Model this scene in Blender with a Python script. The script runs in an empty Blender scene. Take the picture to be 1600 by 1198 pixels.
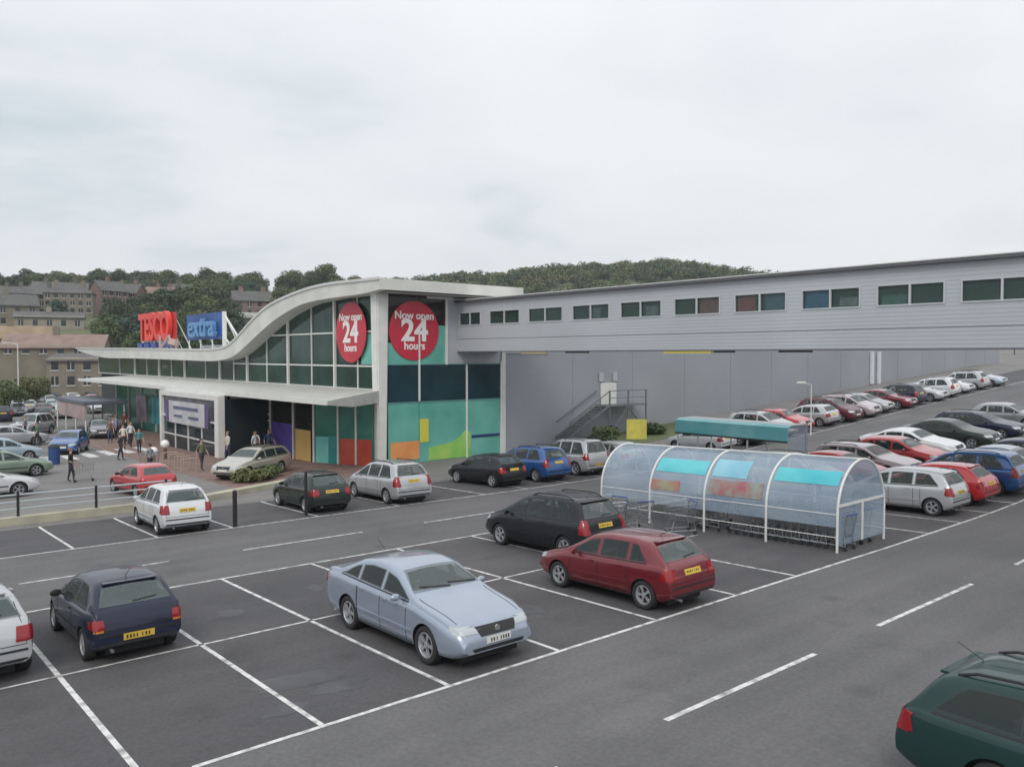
import bpy, bmesh, math, random
from mathutils import Vector, Matrix
from mathutils.bvhtree import BVHTree
R = math.radians
random.seed(11)
SC = bpy.context.scene
COL = SC.collection

# ------------------------------------------------------------------ camera, sky, light, exposure
cam_d = bpy.data.cameras.new("camera")
cam_d.lens = 36 * 1268.556 / 1600
cam_d.sensor_width = 36
cam_d.clip_start = 0.1
cam_d.clip_end = 4000
cam = bpy.data.objects.new("camera", cam_d)
COL.objects.link(cam)
cam.location = (-2.960, -10.391, 5.25)
cam.rotation_euler = (R(90) - 0.0347, 0, -math.atan2(0.64925, 0.76058))
SC.camera = cam
SC.view_settings.view_transform = 'Standard'
SC.view_settings.look = 'None'
SC.view_settings.exposure = 0.10
SC.view_settings.gamma = 1.0

SUN_EL, SUN_AZ = 44, 233
world = bpy.data.worlds.new("World")
SC.world = world
world.use_nodes = True
nt = world.node_tree
nt.nodes.clear()
def wn(t, **k):
    n = nt.nodes.new(t)
    for a, b in k.items():
        setattr(n, a, b)
    return n
sky = wn('ShaderNodeTexSky', sky_type='NISHITA')
sky.sun_disc = False
sky.sun_elevation = R(SUN_EL)
sky.sun_rotation = R(SUN_AZ)
sky.air_density = 1.5
sky.dust_density = 4.0
bg_sky = wn('ShaderNodeBackground')
bg_sky.inputs[1].default_value = 0.1
nt.links.new(sky.outputs[0], bg_sky.inputs[0])
tc = wn('ShaderNodeTexCoord')
sep = wn('ShaderNodeSeparateXYZ')
nt.links.new(tc.outputs['Generated'], sep.inputs[0])
# clouds are laid out on a high flat layer: direction divided by its height
mx = wn('ShaderNodeMath', operation='MAXIMUM'); mx.inputs[1].default_value = 0.0
nt.links.new(sep.outputs[2], mx.inputs[0])
ad = wn('ShaderNodeMath', operation='ADD'); ad.inputs[1].default_value = 0.16
nt.links.new(mx.outputs[0], ad.inputs[0])
dx = wn('ShaderNodeMath', operation='DIVIDE'); dy = wn('ShaderNodeMath', operation='DIVIDE')
nt.links.new(sep.outputs[0], dx.inputs[0]); nt.links.new(ad.outputs[0], dx.inputs[1])
nt.links.new(sep.outputs[1], dy.inputs[0]); nt.links.new(ad.outputs[0], dy.inputs[1])
cmb = wn('ShaderNodeCombineXYZ')
nt.links.new(dx.outputs[0], cmb.inputs[0]); nt.links.new(dy.outputs[0], cmb.inputs[1])
n1 = wn('ShaderNodeTexNoise'); n1.inputs['Scale'].default_value = 0.85; n1.inputs['Detail'].default_value = 7; n1.inputs['Roughness'].default_value = 0.5; n1.inputs['Distortion'].default_value = 0.3
mp = wn('ShaderNodeMapping'); mp.inputs['Location'].default_value = (1.7, 9.2, 0)
nt.links.new(cmb.outputs[0], mp.inputs[0]); nt.links.new(mp.outputs[0], n1.inputs['Vector'])
cr = wn('ShaderNodeValToRGB')
els = cr.color_ramp.elements
els[0].position = 0.26; els[0].color = (0.58, 0.655, 0.705, 1)
els[1].position = 0.56; els[1].color = (0.85, 0.865, 0.895, 1)
e = els.new(0.40); e.color = (0.77, 0.81, 0.845, 1)
dt = wn('ShaderNodeVectorMath', operation='DOT_PRODUCT'); dt.inputs[1].default_value = (0.76, -0.65, 0.0)
nt.links.new(tc.outputs['Generated'], dt.inputs[0])
ma = wn('ShaderNodeMath', operation='MULTIPLY_ADD'); ma.inputs[1].default_value = 0.13
nt.links.new(dt.outputs['Value'], ma.inputs[0]); nt.links.new(n1.outputs['Fac'], ma.inputs[2])
nt.links.new(ma.outputs[0], cr.inputs[0])
bg_cl = wn('ShaderNodeBackground')
nt.links.new(cr.outputs[0], bg_cl.inputs[0])
# overcast cloud deck is brighter overhead than near the horizon
mr = wn('ShaderNodeMapRange'); mr.inputs['From Min'].default_value = 0.30; mr.inputs['From Max'].default_value = 1.0
mr.inputs['To Min'].default_value = 1.05; mr.inputs['To Max'].default_value = 1.5
nt.links.new(sep.outputs[2], mr.inputs['Value'])
nt.links.new(mr.outputs[0], bg_cl.inputs[1])
mixs = wn('ShaderNodeMixShader'); mixs.inputs[0].default_value = 0.93
nt.links.new(bg_sky.outputs[0], mixs.inputs[1]); nt.links.new(bg_cl.outputs[0], mixs.inputs[2])
wo = wn('ShaderNodeOutputWorld')
nt.links.new(mixs.outputs[0], wo.inputs[0])

sun_d = bpy.data.lights.new("sun", 'SUN')
sun_d.energy = 1.15
sun_d.angle = R(20)
sun_d.color = (1.0, 0.97, 0.92)
sun = bpy.data.objects.new("sun", sun_d)
COL.objects.link(sun)
sun.location = (0, 0, 60)
sd = Vector((-math.cos(R(SUN_EL)) * 0.80, -math.cos(R(SUN_EL)) * 0.60, math.sin(R(SUN_EL))))
sun.rotation_euler = sd.to_track_quat('Z', 'Y').to_euler()

# ------------------------------------------------------------------ terrain height (car park tilts away and climbs to the right)
def _rise(a):
    d = a - 26
    if d <= 0: return 0.0
    if d < 10: return 0.066 * d * d / 20
    if d < 80: return 0.066 * (d - 5)
    return 0.066 * 75 + 0.02 * (d - 80)
def fa(a):
    v = -0.008 * min(max(a, -10), 20)
    if 26 < a < 36:
        k = math.floor(a / 2) * 2
        t = (a - k) / 2
        return v + _rise(k) * (1 - t) + _rise(k + 2) * t
    return v + _rise(a)
def gz(a, b):
    return fa(a) - 0.033 * min(b, 21) - 0.012 * max(0, min(b, 110) - 21)

# ------------------------------------------------------------------ materials
MATS = {}
def mat(name, color, rough=0.6, metal=0.0, noise=0.0, nscale=8.0, bump=0.0, bscale=60.0, spec=0.5, coat=0.0, c2=None, alpha=1.0, detail=4, streak=None):
    if name in MATS: return MATS[name]
    m = bpy.data.materials.new(name)
    m.use_nodes = True
    t = m.node_tree
    b = t.nodes['Principled BSDF']
    b.inputs['Base Color'].default_value = (*color, 1)
    b.inputs['Roughness'].default_value = rough
    b.inputs['Metallic'].default_value = metal
    b.inputs['Specular IOR Level'].default_value = spec
    b.inputs['Alpha'].default_value = alpha
    if coat:
        b.inputs['Coat Weight'].default_value = coat
        b.inputs['Coat Roughness'].default_value = 0.04
    co = t.nodes.new('ShaderNodeTexCoord')
    if noise or c2:
        n = t.nodes.new('ShaderNodeTexNoise')
        n.inputs['Scale'].default_value = nscale
        n.inputs['Detail'].default_value = detail
        src = co.outputs['Object']
        if streak:
            mpg = t.nodes.new('ShaderNodeMapping'); mpg.inputs['Scale'].default_value = streak
            t.links.new(src, mpg.inputs[0]); src = mpg.outputs[0]
        t.links.new(src, n.inputs['Vector'])
        r = t.nodes.new('ShaderNodeValToRGB')
        if c2 is None:
            c2 = tuple(min(1, c * (1 + noise)) for c in color)
            c1 = tuple(c * (1 - noise) for c in color)
        else:
            c1 = color
        r.color_ramp.elements[0].position = 0.32; r.color_ramp.elements[0].color = (*c1, 1)
        r.color_ramp.elements[1].position = 0.68; r.color_ramp.elements[1].color = (*c2, 1)
        t.links.new(n.outputs['Fac'], r.inputs[0])
        t.links.new(r.outputs[0], b.inputs['Base Color'])
    if bump:
        n = t.nodes.new('ShaderNodeTexNoise'); n.inputs['Scale'].default_value = bscale; n.inputs['Detail'].default_value = 3
        t.links.new(co.outputs['Object'], n.inputs['Vector'])
        bp = t.nodes.new('ShaderNodeBump'); bp.inputs['Strength'].default_value = bump; bp.inputs['Distance'].default_value = 0.02
        t.links.new(n.outputs['Fac'], bp.inputs['Height'])
        t.links.new(bp.outputs[0], b.inputs['Normal'])
    MATS[name] = m
    return m

def asphalt(name, c1, c2, wear):
    """two sizes of blotch, fine stone grain, a few oil stains"""
    if name in MATS: return MATS[name]
    m = bpy.data.materials.new(name); m.use_nodes = True
    t = m.node_tree; b = t.nodes['Principled BSDF']
    b.inputs['Roughness'].default_value = 0.82
    b.inputs['Specular IOR Level'].default_value = 0.35
    co = t.nodes.new('ShaderNodeTexCoord')
    def nz(s, d, ro=0.55):
        n = t.nodes.new('ShaderNodeTexNoise'); n.inputs['Scale'].default_value = s; n.inputs['Detail'].default_value = d; n.inputs['Roughness'].default_value = ro
        t.links.new(co.outputs['Object'], n.inputs['Vector']); return n
    a = nz(0.22, 5); g = nz(14, 4, 0.7); s = nz(0.9, 3)
    r = t.nodes.new('ShaderNodeValToRGB')
    r.color_ramp.elements[0].position = 0.3; r.color_ramp.elements[0].color = (*c1, 1)
    r.color_ramp.elements[1].position = 0.7; r.color_ramp.elements[1].color = (*c2, 1)
    t.links.new(a.outputs['Fac'], r.inputs[0])
    mg = t.nodes.new('ShaderNodeMix'); mg.data_type = 'RGBA'; mg.blend_type = 'MULTIPLY'; mg.inputs[0].default_value = 1.0
    rg = t.nodes.new('ShaderNodeMapRange'); rg.inputs['From Min'].default_value = 0.25; rg.inputs['From Max'].default_value = 0.75
    rg.inputs['To Min'].default_value = 0.78; rg.inputs['To Max'].default_value = 1.2
    t.links.new(g.outputs['Fac'], rg.inputs['Value'])
    t.links.new(r.outputs[0], mg.inputs[6]); t.links.new(rg.outputs[0], mg.inputs[7])
    ms = t.nodes.new('ShaderNodeMix'); ms.data_type = 'RGBA'; ms.blend_type = 'MULTIPLY'; ms.inputs[0].default_value = 1.0
    rs = t.nodes.new('ShaderNodeMapRange'); rs.inputs['From Min'].default_value = 0.24; rs.inputs['From Max'].default_value = 0.42
    rs.inputs['To Min'].default_value = 1 - wear; rs.inputs['To Max'].default_value = 1.0
    t.links.new(s.outputs['Fac'], rs.inputs['Value'])
    t.links.new(mg.outputs[2], ms.inputs[6]); t.links.new(rs.outputs[0], ms.inputs[7])
    # oil drips: small dark spots, and faint long wheel tracks
    vo = t.nodes.new('ShaderNodeTexVoronoi'); vo.inputs['Scale'].default_value = 0.47; vo.inputs['Randomness'].default_value = 1.0
    t.links.new(co.outputs['Object'], vo.inputs['Vector'])
    rv = t.nodes.new('ShaderNodeMapRange'); rv.inputs['From Min'].default_value = 0.03; rv.inputs['From Max'].default_value = 0.16
    rv.inputs['To Min'].default_value = 0.78; rv.inputs['To Max'].default_value = 1.0
    t.links.new(vo.outputs['Distance'], rv.inputs['Value'])
    mt = t.nodes.new('ShaderNodeMapping'); mt.inputs['Scale'].default_value = (0.05, 1.1, 1.0)
    t.links.new(co.outputs['Object'], mt.inputs[0])
    nt_ = t.nodes.new('ShaderNodeTexNoise'); nt_.inputs['Scale'].default_value = 1.3; nt_.inputs['Detail'].default_value = 6
    t.links.new(mt.outputs[0], nt_.inputs['Vector'])
    rt_ = t.nodes.new('ShaderNodeMapRange'); rt_.inputs['From Min'].default_value = 0.3; rt_.inputs['From Max'].default_value = 0.7
    rt_.inputs['To Min'].default_value = 0.90; rt_.inputs['To Max'].default_value = 1.10
    t.links.new(nt_.outputs['Fac'], rt_.inputs['Value'])
    pm = t.nodes.new('ShaderNodeMath'); pm.operation = 'MULTIPLY'
    t.links.new(rv.outputs[0], pm.inputs[0]); t.links.new(rt_.outputs[0], pm.inputs[1])
    m3 = t.nodes.new('ShaderNodeMix'); m3.data_type = 'RGBA'; m3.blend_type = 'MULTIPLY'; m3.inputs[0].default_value = 1.0
    t.links.new(ms.outputs[2], m3.inputs[6]); t.links.new(pm.outputs[0], m3.inputs[7])
    t.links.new(m3.outputs[2], b.inputs['Base Color'])
    bp = t.nodes.new('ShaderNodeBump'); bp.inputs['Strength'].default_value = 0.25; bp.inputs['Distance'].default_value = 0.01
    gb = nz(90, 2)
    t.links.new(gb.outputs['Fac'], bp.inputs['Height']); t.links.new(bp.outputs[0], b.inputs['Normal'])
    MATS[name] = m
    return m

ROAD = asphalt('aisle_asphalt', (0.108, 0.106, 0.108), (0.140, 0.136, 0.138), 0.14)
BAY = asphalt('bay_asphalt', (0.074, 0.072, 0.076), (0.104, 0.099, 0.103), 0.22)
LOT = asphalt('lower_lot_asphalt', (0.17, 0.16, 0.155), (0.215, 0.205, 0.195), 0.1)
LINE = mat('road_paint', (0.17, 0.167, 0.165), 0.7, c2=(0.68, 0.67, 0.645), nscale=5.0, detail=14)
_r = [n for n in LINE.node_tree.nodes if n.type == 'VALTORGB'][0]; _r.color_ramp.elements[0].position = 0.26; _r.color_ramp.elements[1].position = 0.56
WHITE = mat('white_coated_metal', (0.68, 0.68, 0.65), 0.35, noise=0.06, nscale=2)
ROOFW = mat('white_roof_fascia', (0.60, 0.60, 0.56), 0.45, noise=0.09, nscale=0.7)
CANOPY = mat('canopy_cladding', (0.50, 0.50, 0.46), 0.5, noise=0.10, nscale=1.2)
GREYM = mat('galvanised_steel', (0.30, 0.31, 0.32), 0.4, metal=0.6, noise=0.15, nscale=20)
DARKM = mat('black_paint_metal', (0.02, 0.02, 0.022), 0.45)
CONC = mat('concrete', (0.30, 0.29, 0.26), 0.85, noise=0.2, nscale=1.5, bump=0.2)
KERB = mat('buff_kerb_stone', (0.42, 0.40, 0.30), 0.85, noise=0.2, nscale=1.1)
BRICKP = mat('red_brown_paving', (0.20, 0.13, 0.11), 0.85, noise=0.25, nscale=2.5)
GRASS = mat('grass', (0.075, 0.095, 0.042), 0.95, c2=(0.14, 0.155, 0.075), nscale=0.12, detail=8)
DARKIN = mat('dark_interior', (0.015, 0.015, 0.017), 0.8)

def glassm(name, col, rough=0.06, c2=None, ns=0.6):
    return mat(name, col, rough, spec=0.28, c2=c2, nscale=ns) if c2 else mat(name, col, rough, spec=0.28)
GL_GREEN = glassm('green_tinted_glass', (0.008, 0.030, 0.022), 0.07, (0.030, 0.066, 0.052), 0.45)
GL_BLUE = glassm('blue_black_glass', (0.010, 0.028, 0.036), 0.1, (0.014, 0.05, 0.065))
GL_TEAL = mat('teal_spandrel_glass', (0.10, 0.36, 0.29), 0.15, c2=(0.17, 0.47, 0.40), nscale=0.5)
GL_BRIDGE = glassm('bridge_window_glass', (0.02, 0.05, 0.045), 0.08, (0.05, 0.10, 0.09), 0.8)
GL_DOOR = glassm('door_glass', (0.02, 0.03, 0.035), 0.06)

def cladding(name, col, sc_z, col2=None, rough=0.45, bs=.3):
    """profiled metal sheet: ribs as real bump plus slow colour drift and panel joints"""
    if name in MATS: return MATS[name]
    m = bpy.data.materials.new(name); m.use_nodes = True
    t = m.node_tree; b = t.nodes['Principled BSDF']
    b.inputs['Roughness'].default_value = rough; b.inputs['Metallic'].default_value = 0.05
    co = t.nodes.new('ShaderNodeTexCoord')
    n = t.nodes.new('ShaderNodeTexNoise'); n.inputs['Scale'].default_value = 0.15; n.inputs['Detail'].default_value = 5
    t.links.new(co.outputs['Object'], n.inputs['Vector'])
    r = t.nodes.new('ShaderNodeValToRGB')
    r.color_ramp.elements[0].position = 0.3; r.color_ramp.elements[0].color = (*[c * 0.9 for c in col], 1)
    r.color_ramp.elements[1].position = 0.7; r.color_ramp.elements[1].color = (*(col2 or [c * 1.08 for c in col]), 1)
    t.links.new(n.outputs['Fac'], r.inputs[0])
    t.links.new(r.outputs[0], b.inputs['Base Color'])
    w = t.nodes.new('ShaderNodeTexWave'); w.wave_type = 'BANDS'; w.bands_direction = 'Z'
    w.inputs['Scale'].default_value = sc_z
    t.links.new(co.outputs['Object'], w.inputs['Vector'])
    bp = t.nodes.new('ShaderNodeBump'); bp.inputs['Strength'].default_value = bs; bp.inputs['Distance'].default_value = 0.03
    t.links.new(w.outputs['Fac'], bp.inputs['Height']); t.links.new(bp.outputs[0], b.inputs['Normal'])
    MATS[name] = m
    return m
CLAD = cladding('grey_wall_cladding', (0.30, 0.315, 0.345), 1.6, bs=.10)
BCLAD = cladding('bridge_cladding', (0.43, 0.45, 0.48), 2.2, bs=.13)

# ------------------------------------------------------------------ mesh helpers
def link(name, me, parent=None, loc=None):
    o = bpy.data.objects.new(name, me)
    COL.objects.link(o)
    if parent is not None: o.parent = parent
    if loc is not None: o.location = loc
    return o
def obj(name, bm, mats, parent=None, loc=None, smooth=None, origin=None):
    me = bpy.data.meshes.new(name)
    if origin is not None:
        bmesh.ops.translate(bm, vec=-Vector(origin), verts=bm.verts)
        loc = origin
    bmesh.ops.recalc_face_normals(bm, faces=bm.faces)
    bm.to_mesh(me); bm.free()
    for m in (mats if isinstance(mats, (list, tuple)) else [mats]): me.materials.append(m)
    if smooth is not None:
        for p in me.polygons: p.use_smooth = True
        me.set_sharp_from_angle(angle=R(smooth))
    return link(name, me, parent, loc)
def thing(name, label, cat, loc=(0, 0, 0), rz=0, group=None):
    o = link(name, None)
    o.location = loc; o.rotation_euler = (0, 0, rz)
    return tag(o, label, cat, group)
def tag(o, label, cat, group=None):
    o['label'] = label; o['category'] = cat
    if group: o['group'] = group
    return o
def struct(o):
    o['kind'] = 'structure'; return o
def box(bm, x0, x1, y0, y1, z0, z1, mi=0, bev=0):
    vs = [bm.verts.new((x, y, z)) for z in (z0, z1) for y in (y0, y1) for x in (x0, x1)]
    fs = []
    for q in ((0, 2, 3, 1), (4, 5, 7, 6), (0, 1, 5, 4), (2, 6, 7, 3), (0, 4, 6, 2), (1, 3, 7, 5)):
        f = bm.faces.new([vs[i] for i in q]); f.material_index = mi; fs.append(f)
    if bev:
        es = {e for f in fs for e in f.edges}
        bmesh.ops.bevel(bm, geom=list(es), offset=bev, segments=2, affect='EDGES')
    return bm
def bar(bm, p, q, r, n=6, mi=0):
    p = Vector(p); q = Vector(q); d = q - p
    if d.length < 1e-6: return
    u = d.normalized(); a = u.orthogonal().normalized(); b = u.cross(a)
    ra, rb = (r if isinstance(r, tuple) else (r, r))
    c0 = [bm.verts.new(p + (a * math.cos(2 * math.pi * i / n) + b * math.sin(2 * math.pi * i / n)) * ra) for i in range(n)]
    c1 = [bm.verts.new(q + (a * math.cos(2 * math.pi * i / n) + b * math.sin(2 * math.pi * i / n)) * rb) for i in range(n)]
    for i in range(n):
        bm.faces.new((c0[i], c0[(i + 1) % n], c1[(i + 1) % n], c1[i])).material_index = mi
    bm.faces.new(c0[::-1]).material_index = mi; bm.faces.new(c1).material_index = mi
def tube(bm, pts, r, n=6, mi=0):
    for i in range(len(pts) - 1): bar(bm, pts[i], pts[i + 1], r, n, mi)
def prism(bm, outline, axis, d0, d1, mi=0):
    """outline: 2-D points; axis 'x': (y,z) extruded in x; 'y': (x,z); 'z': (x,y)"""
    def P(u, v, d): return {'x': (d, u, v), 'y': (u, d, v), 'z': (u, v, d)}[axis]
    A_ = [bm.verts.new(P(u, v, d0)) for u, v in outline]; B_ = [bm.verts.new(P(u, v, d1)) for u, v in outline]
    n = len(outline)
    for i in range(n): bm.faces.new((A_[i], A_[(i + 1) % n], B_[(i + 1) % n], B_[i])).material_index = mi
    bm.faces.new(A_[::-1]).material_index = mi; bm.faces.new(B_).material_index = mi
def text_obj(name, s, m, size, loc, rot, parent, ext=0.02, off=0.0, sx=1.0, sy=1.0):
    cu = bpy.data.curves.new(name, 'FONT')
    cu.body = s; cu.size = size; cu.extrude = ext; cu.offset = off
    cu.align_x = 'CENTER'; cu.align_y = 'CENTER'
    tmp = bpy.data.objects.new(name, cu); COL.objects.link(tmp)
    dg = bpy.context.evaluated_depsgraph_get()
    me = bpy.data.meshes.new_from_object(tmp.evaluated_get(dg))
    bpy.data.objects.remove(tmp); bpy.data.curves.remove(cu)
    me.name = name
    me.materials.clear(); me.materials.append(m)
    M = Matrix.LocRotScale(Vector(loc), rot, Vector((sx, sy, 1)))
    me.transform(M)
    return link(name, me, parent)

# ------------------------------------------------------------------ ground
def cuts(lo, hi, step=1.0):
    s = {lo, hi}
    k = math.ceil(lo / step) * step
    while k < hi: s.add(k); k += step
    s = sorted(s)
    out = [s[0]]
    for v in s[1:]:
        if v - out[-1] > 1e-5: out.append(v)
    return out
def sheet(bm, a0, a1, b0, b1, off, step=2.0):
    # terrain breaks lie on even numbers in a and on 21 / 110 in b
    A_ = cuts(a0, a1, step); B_ = [b0] + [v for v in (-40, 0, 21, 110) if b0 < v < b1] + [b1]
    g = [[bm.verts.new((a, b, gz(a, b) + off)) for b in B_] for a in A_]
    for i in range(len(A_) - 1):
        for j in range(len(B_) - 1):
            bm.faces.new((g[i][j], g[i + 1][j], g[i + 1][j + 1], g[i][j + 1]))
def stroke(bm, p, q, w, off):
    """a painted line from p to q (a, b) of width w, following the ground"""
    p = Vector(p); q = Vector(q); d = q - p; L = d.length; u = d / L; n = Vector((-u.y, u.x)) * w / 2
    ts = [0.0, L]
    for axis, vals in ((0, range(-40, 130, 2)), (1, (21, 110))):
        for v in vals:
            if abs(u[axis]) > 1e-6:
                t = (v - p[axis]) / u[axis]
                if 0.01 < t < L - 0.01: ts.append(t)
    ts = sorted(ts); prev = None
    for t in ts:
        c = p + u * t
        pr = [bm.verts.new((*(c + s * n), gz(*(c + s * n)) + off)) for s in (1, -1)]
        if prev: bm.faces.new((prev[0], prev[1], pr[1], pr[0]))
        prev = pr

bm = bmesh.new()
AL = [-400, -120, -40, -10] + list(range(0, 26, 10)) + [26] + list(range(28, 37, 2)) + [46, 66, 86, 106, 130, 200, 400, 900]
BL = [-200, -40, 0, 21, 60, 110, 200, 500, 1200]
AL = sorted(set(AL) | {20})
g = [[bm.verts.new((a, b, gz(a, b))) for b in BL] for a in AL]
for i in range(len(AL) - 1):
    for j in range(len(BL) - 1): bm.faces.new((g[i][j], g[i + 1][j], g[i + 1][j + 1], g[i][j + 1]))
struct(obj('ground', bm, LOT))

L3B, L4B, R3B = 9.7, 16.6, 21.7
bm = bmesh.new(); sheet(bm, -40, 130, L3B, L4B, 0.004); sheet(bm, -40, 130, -7.0, 0, 0.004)
struct(obj('aisle_road', bm, ROAD))
bm = bmesh.new(); sheet(bm, -40, 130, 0, L3B, 0.004); sheet(bm, -40, 112, L4B, R3B, 0.004); sheet(bm, -40, 130, -12, -7.0, 0.004)
struct(obj('parking_bays', bm, BAY))

bays = [0.0, 2.38, 4.60, 7.04, 9.75, 12.50, 15.03]
west = [-2.45 * k for k in range(1, 8)]
bm = bmesh.new()
WL = 0.085
stroke(bm, (0.55, 0), (46, 0), WL, .008)
stroke(bm, (-20, L3B), (46, L3B), WL, .008)
stroke(bm, (-20, L4B), (40, L4B), WL, .008); stroke(bm, (42, L4B), (100, L4B), WL, .008)
stroke(bm, (-20, 4.85), (2.33, 4.85), WL * .8, .012); stroke(bm, (2.43, 4.85), (4.55, 4.85), WL * .8, .008); stroke(bm, (7.09, 4.85), (9.70, 4.85), WL * .8, .008)
stroke(bm, (4.65, 4.85), (6.99, 4.85), WL * .8, .008)
stroke(bm, (9.80, 4.85), (12.45, 4.85), WL * .8, .008); stroke(bm, (15.08, 4.85), (17.6, 4.85), WL * .8, .008)
for a in bays + west:
    b1 = L3B - .05 if a != 0.0 else 7.6
    if a >= 0:
        stroke(bm, (a, .05 if a > 0 else -0.4), (a, 4.80), WL, .008); stroke(bm, (a, 4.90), (a, b1), WL, .008)
    else:
        stroke(bm, (a, .05), (a, 4.80), WL, .008); stroke(bm, (a, 4.90), (a, b1), WL, .008)
for k in range(12):
    a = 22.6 + 2.45 * k
    stroke(bm, (a, .05), (a, L3B - .05), WL, .008)
for a in (-4.4, -2.0, 0.35, 2.75, 5.18, 7.62, 10.8, 14.3, 18.6, 21.0, 23.6, 26.2, 28.8, 31.3, 33.8):
    stroke(bm, (a, L4B + .05), (a, R3B), WL, .008)
for k in range(17):
    a = 42 + 2.5 * k
    stroke(bm, (a, L4B + .05), (a, R3B), WL, .008)
for a0, a1 in ((.69, 4.3), (6.4, 10.4), (12.8, 16.3), (18.8, 22.3), (24.5, 28), (31, 35), (38, 42), (-5.5, -2)):
    stroke(bm, (a0, 12.75), (a1, 12.75), .09, .008)
for a0, a1 in ((-4, -0.5), (1.2, 4.0), (6.1, 10.2), (12.55, 17.2), (20.0, 24.2), (27, 31), (34, 38)):
    stroke(bm, (a0, -3.15), (a1, -3.15), .10, .008)
struct(obj('bay_markings', bm, LINE))

# old oil stains
rng = random.Random(4)
bm = bmesh.new()
for ca, cb_, ra, rb_ in ((2.9, 1.9, .75, .38), (3.3, 1.2, .5, .25), (2.2, .9, .35, .2), (8.4, 2.4, .3, .45), (13.6, 2.5, .25, .4), (5.9, 7.2, .22, .35), (8.3, 7.0, .2, .4), (3.6, 6.6, .25, .3), (17.0, 19.0, .3, .5)):
    n = 18; base_ = [(1 + .25 * rng.uniform(-1, 1)) for _ in range(n)]
    vs = [bm.verts.new((ca + ra * base_[i] * math.cos(2 * math.pi * i / n), cb_ + rb_ * base_[i] * math.sin(2 * math.pi * i / n), gz(ca + ra * base_[i] * math.cos(2 * math.pi * i / n), cb_ + rb_ * base_[i] * math.sin(2 * math.pi * i / n)) + .007)) for i in range(n)]
    bm.faces.new(vs)
struct(obj('oil_stain', bm, mat('oil_stained_tarmac', (.052, .051, .055), .55, c2=(.082, .080, .084), nscale=2.2, detail=8)))
# service road crossing stripes and brown paving by the entrance
bm = bmesh.new()
for k in range(6):
    a = 7.4 + 1.25 * k; b = 43.4 + 0.55 * k
    stroke(bm, (a, b), (a + .05, b + 3.4), .62, .008)
struct(obj('crossing_stripes', bm, LINE))
bm = bmesh.new(); sheet(bm, 11.4, 21.3, 26, 62, 0.004)
struct(obj('entrance_paving', bm, BRICKP))
bm = bmesh.new(); sheet(bm, 34, 50, 24.0, 28.9, 0.02)
struct(obj('planted_strip', bm, GRASS))

# kerb walls behind row three, with a railing
def kerb(a0, b0, a1, b1, h, w, name, label):
    bm = bmesh.new()
    n = 14
    u = Vector((a1 - a0, b1 - b0)).normalized(); nn = Vector((-u.y, u.x)) * w / 2
    pr = None
    for i in range(n + 1):
        c = Vector((a0, b0)).lerp(Vector((a1, b1)), i / n); z = gz(*c)
        vs = [bm.verts.new((c.x + nn.x, c.y + nn.y, z - .1)), bm.verts.new((c.x + nn.x, c.y + nn.y, z + h)),
              bm.verts.new((c.x - nn.x, c.y - nn.y, z + h)), bm.verts.new((c.x - nn.x, c.y - nn.y, z - .1))]
        if pr:
            for k in range(3): bm.faces.new((pr[k], pr[k + 1], vs[k + 1], vs[k]))
        else: bm.faces.new(vs[::-1])
        pr = vs
    bm.faces.new(pr)
    return tag(obj(name, bm, KERB), label, 'low wall')
kerb(-14, 22.1, 7.9, 22.9, .28, .35, 'low_wall', 'buff stone low wall behind the railing at the far end of the left bays')
kerb(8.3, 23.2, 15.0, 26.2, .22, .5, 'low_wall', 'low buff kerb wall behind the dark red hatchback by the entrance paving')
rt = thing('railing', 'grey metal railing on the low buff wall at the left', 'railing', (-3, 22.5, gz(-3, 22.5)))
bm = bmesh.new()
for z in (.55, .8, 1.05): bar(bm, (-10, -.1, z - gz(-3, 22.5) + gz(-13, 22.3)), (10.6, .4, z - gz(-3, 22.5) + gz(7.6, 22.9)), .035)
obj('rail', bm, mat('pale_rail', (.42, .45, .47), .45), rt)
for k in range(9):
    x = -10 + 2.55 * k
    bm = bmesh.new(); zz = gz(x - 3, 22.5) - gz(-3, 22.5); box(bm, x - .04, x + .04, -.1 + (x + 10) * .024 - .04, -.1 + (x + 10) * .024 + .04, zz + .2, zz + 1.12)
    obj('post', bm, DARKM, rt)

# ------------------------------------------------------------------ supermarket
GB = -1.25
store = thing('supermarket_building', 'glass fronted supermarket with a white wave shaped roof and long grey side wall', 'supermarket', (21.2, 28.9, GB))
def S(name, bm, m, parent=None, smooth=None):
    p = parent or store
    bmesh.ops.translate(bm, vec=(-21.2, -28.9, -GB), verts=bm.verts)
    o = obj(name, bm, m, p, smooth=smooth)
    return o
FA = 21.2
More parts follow.
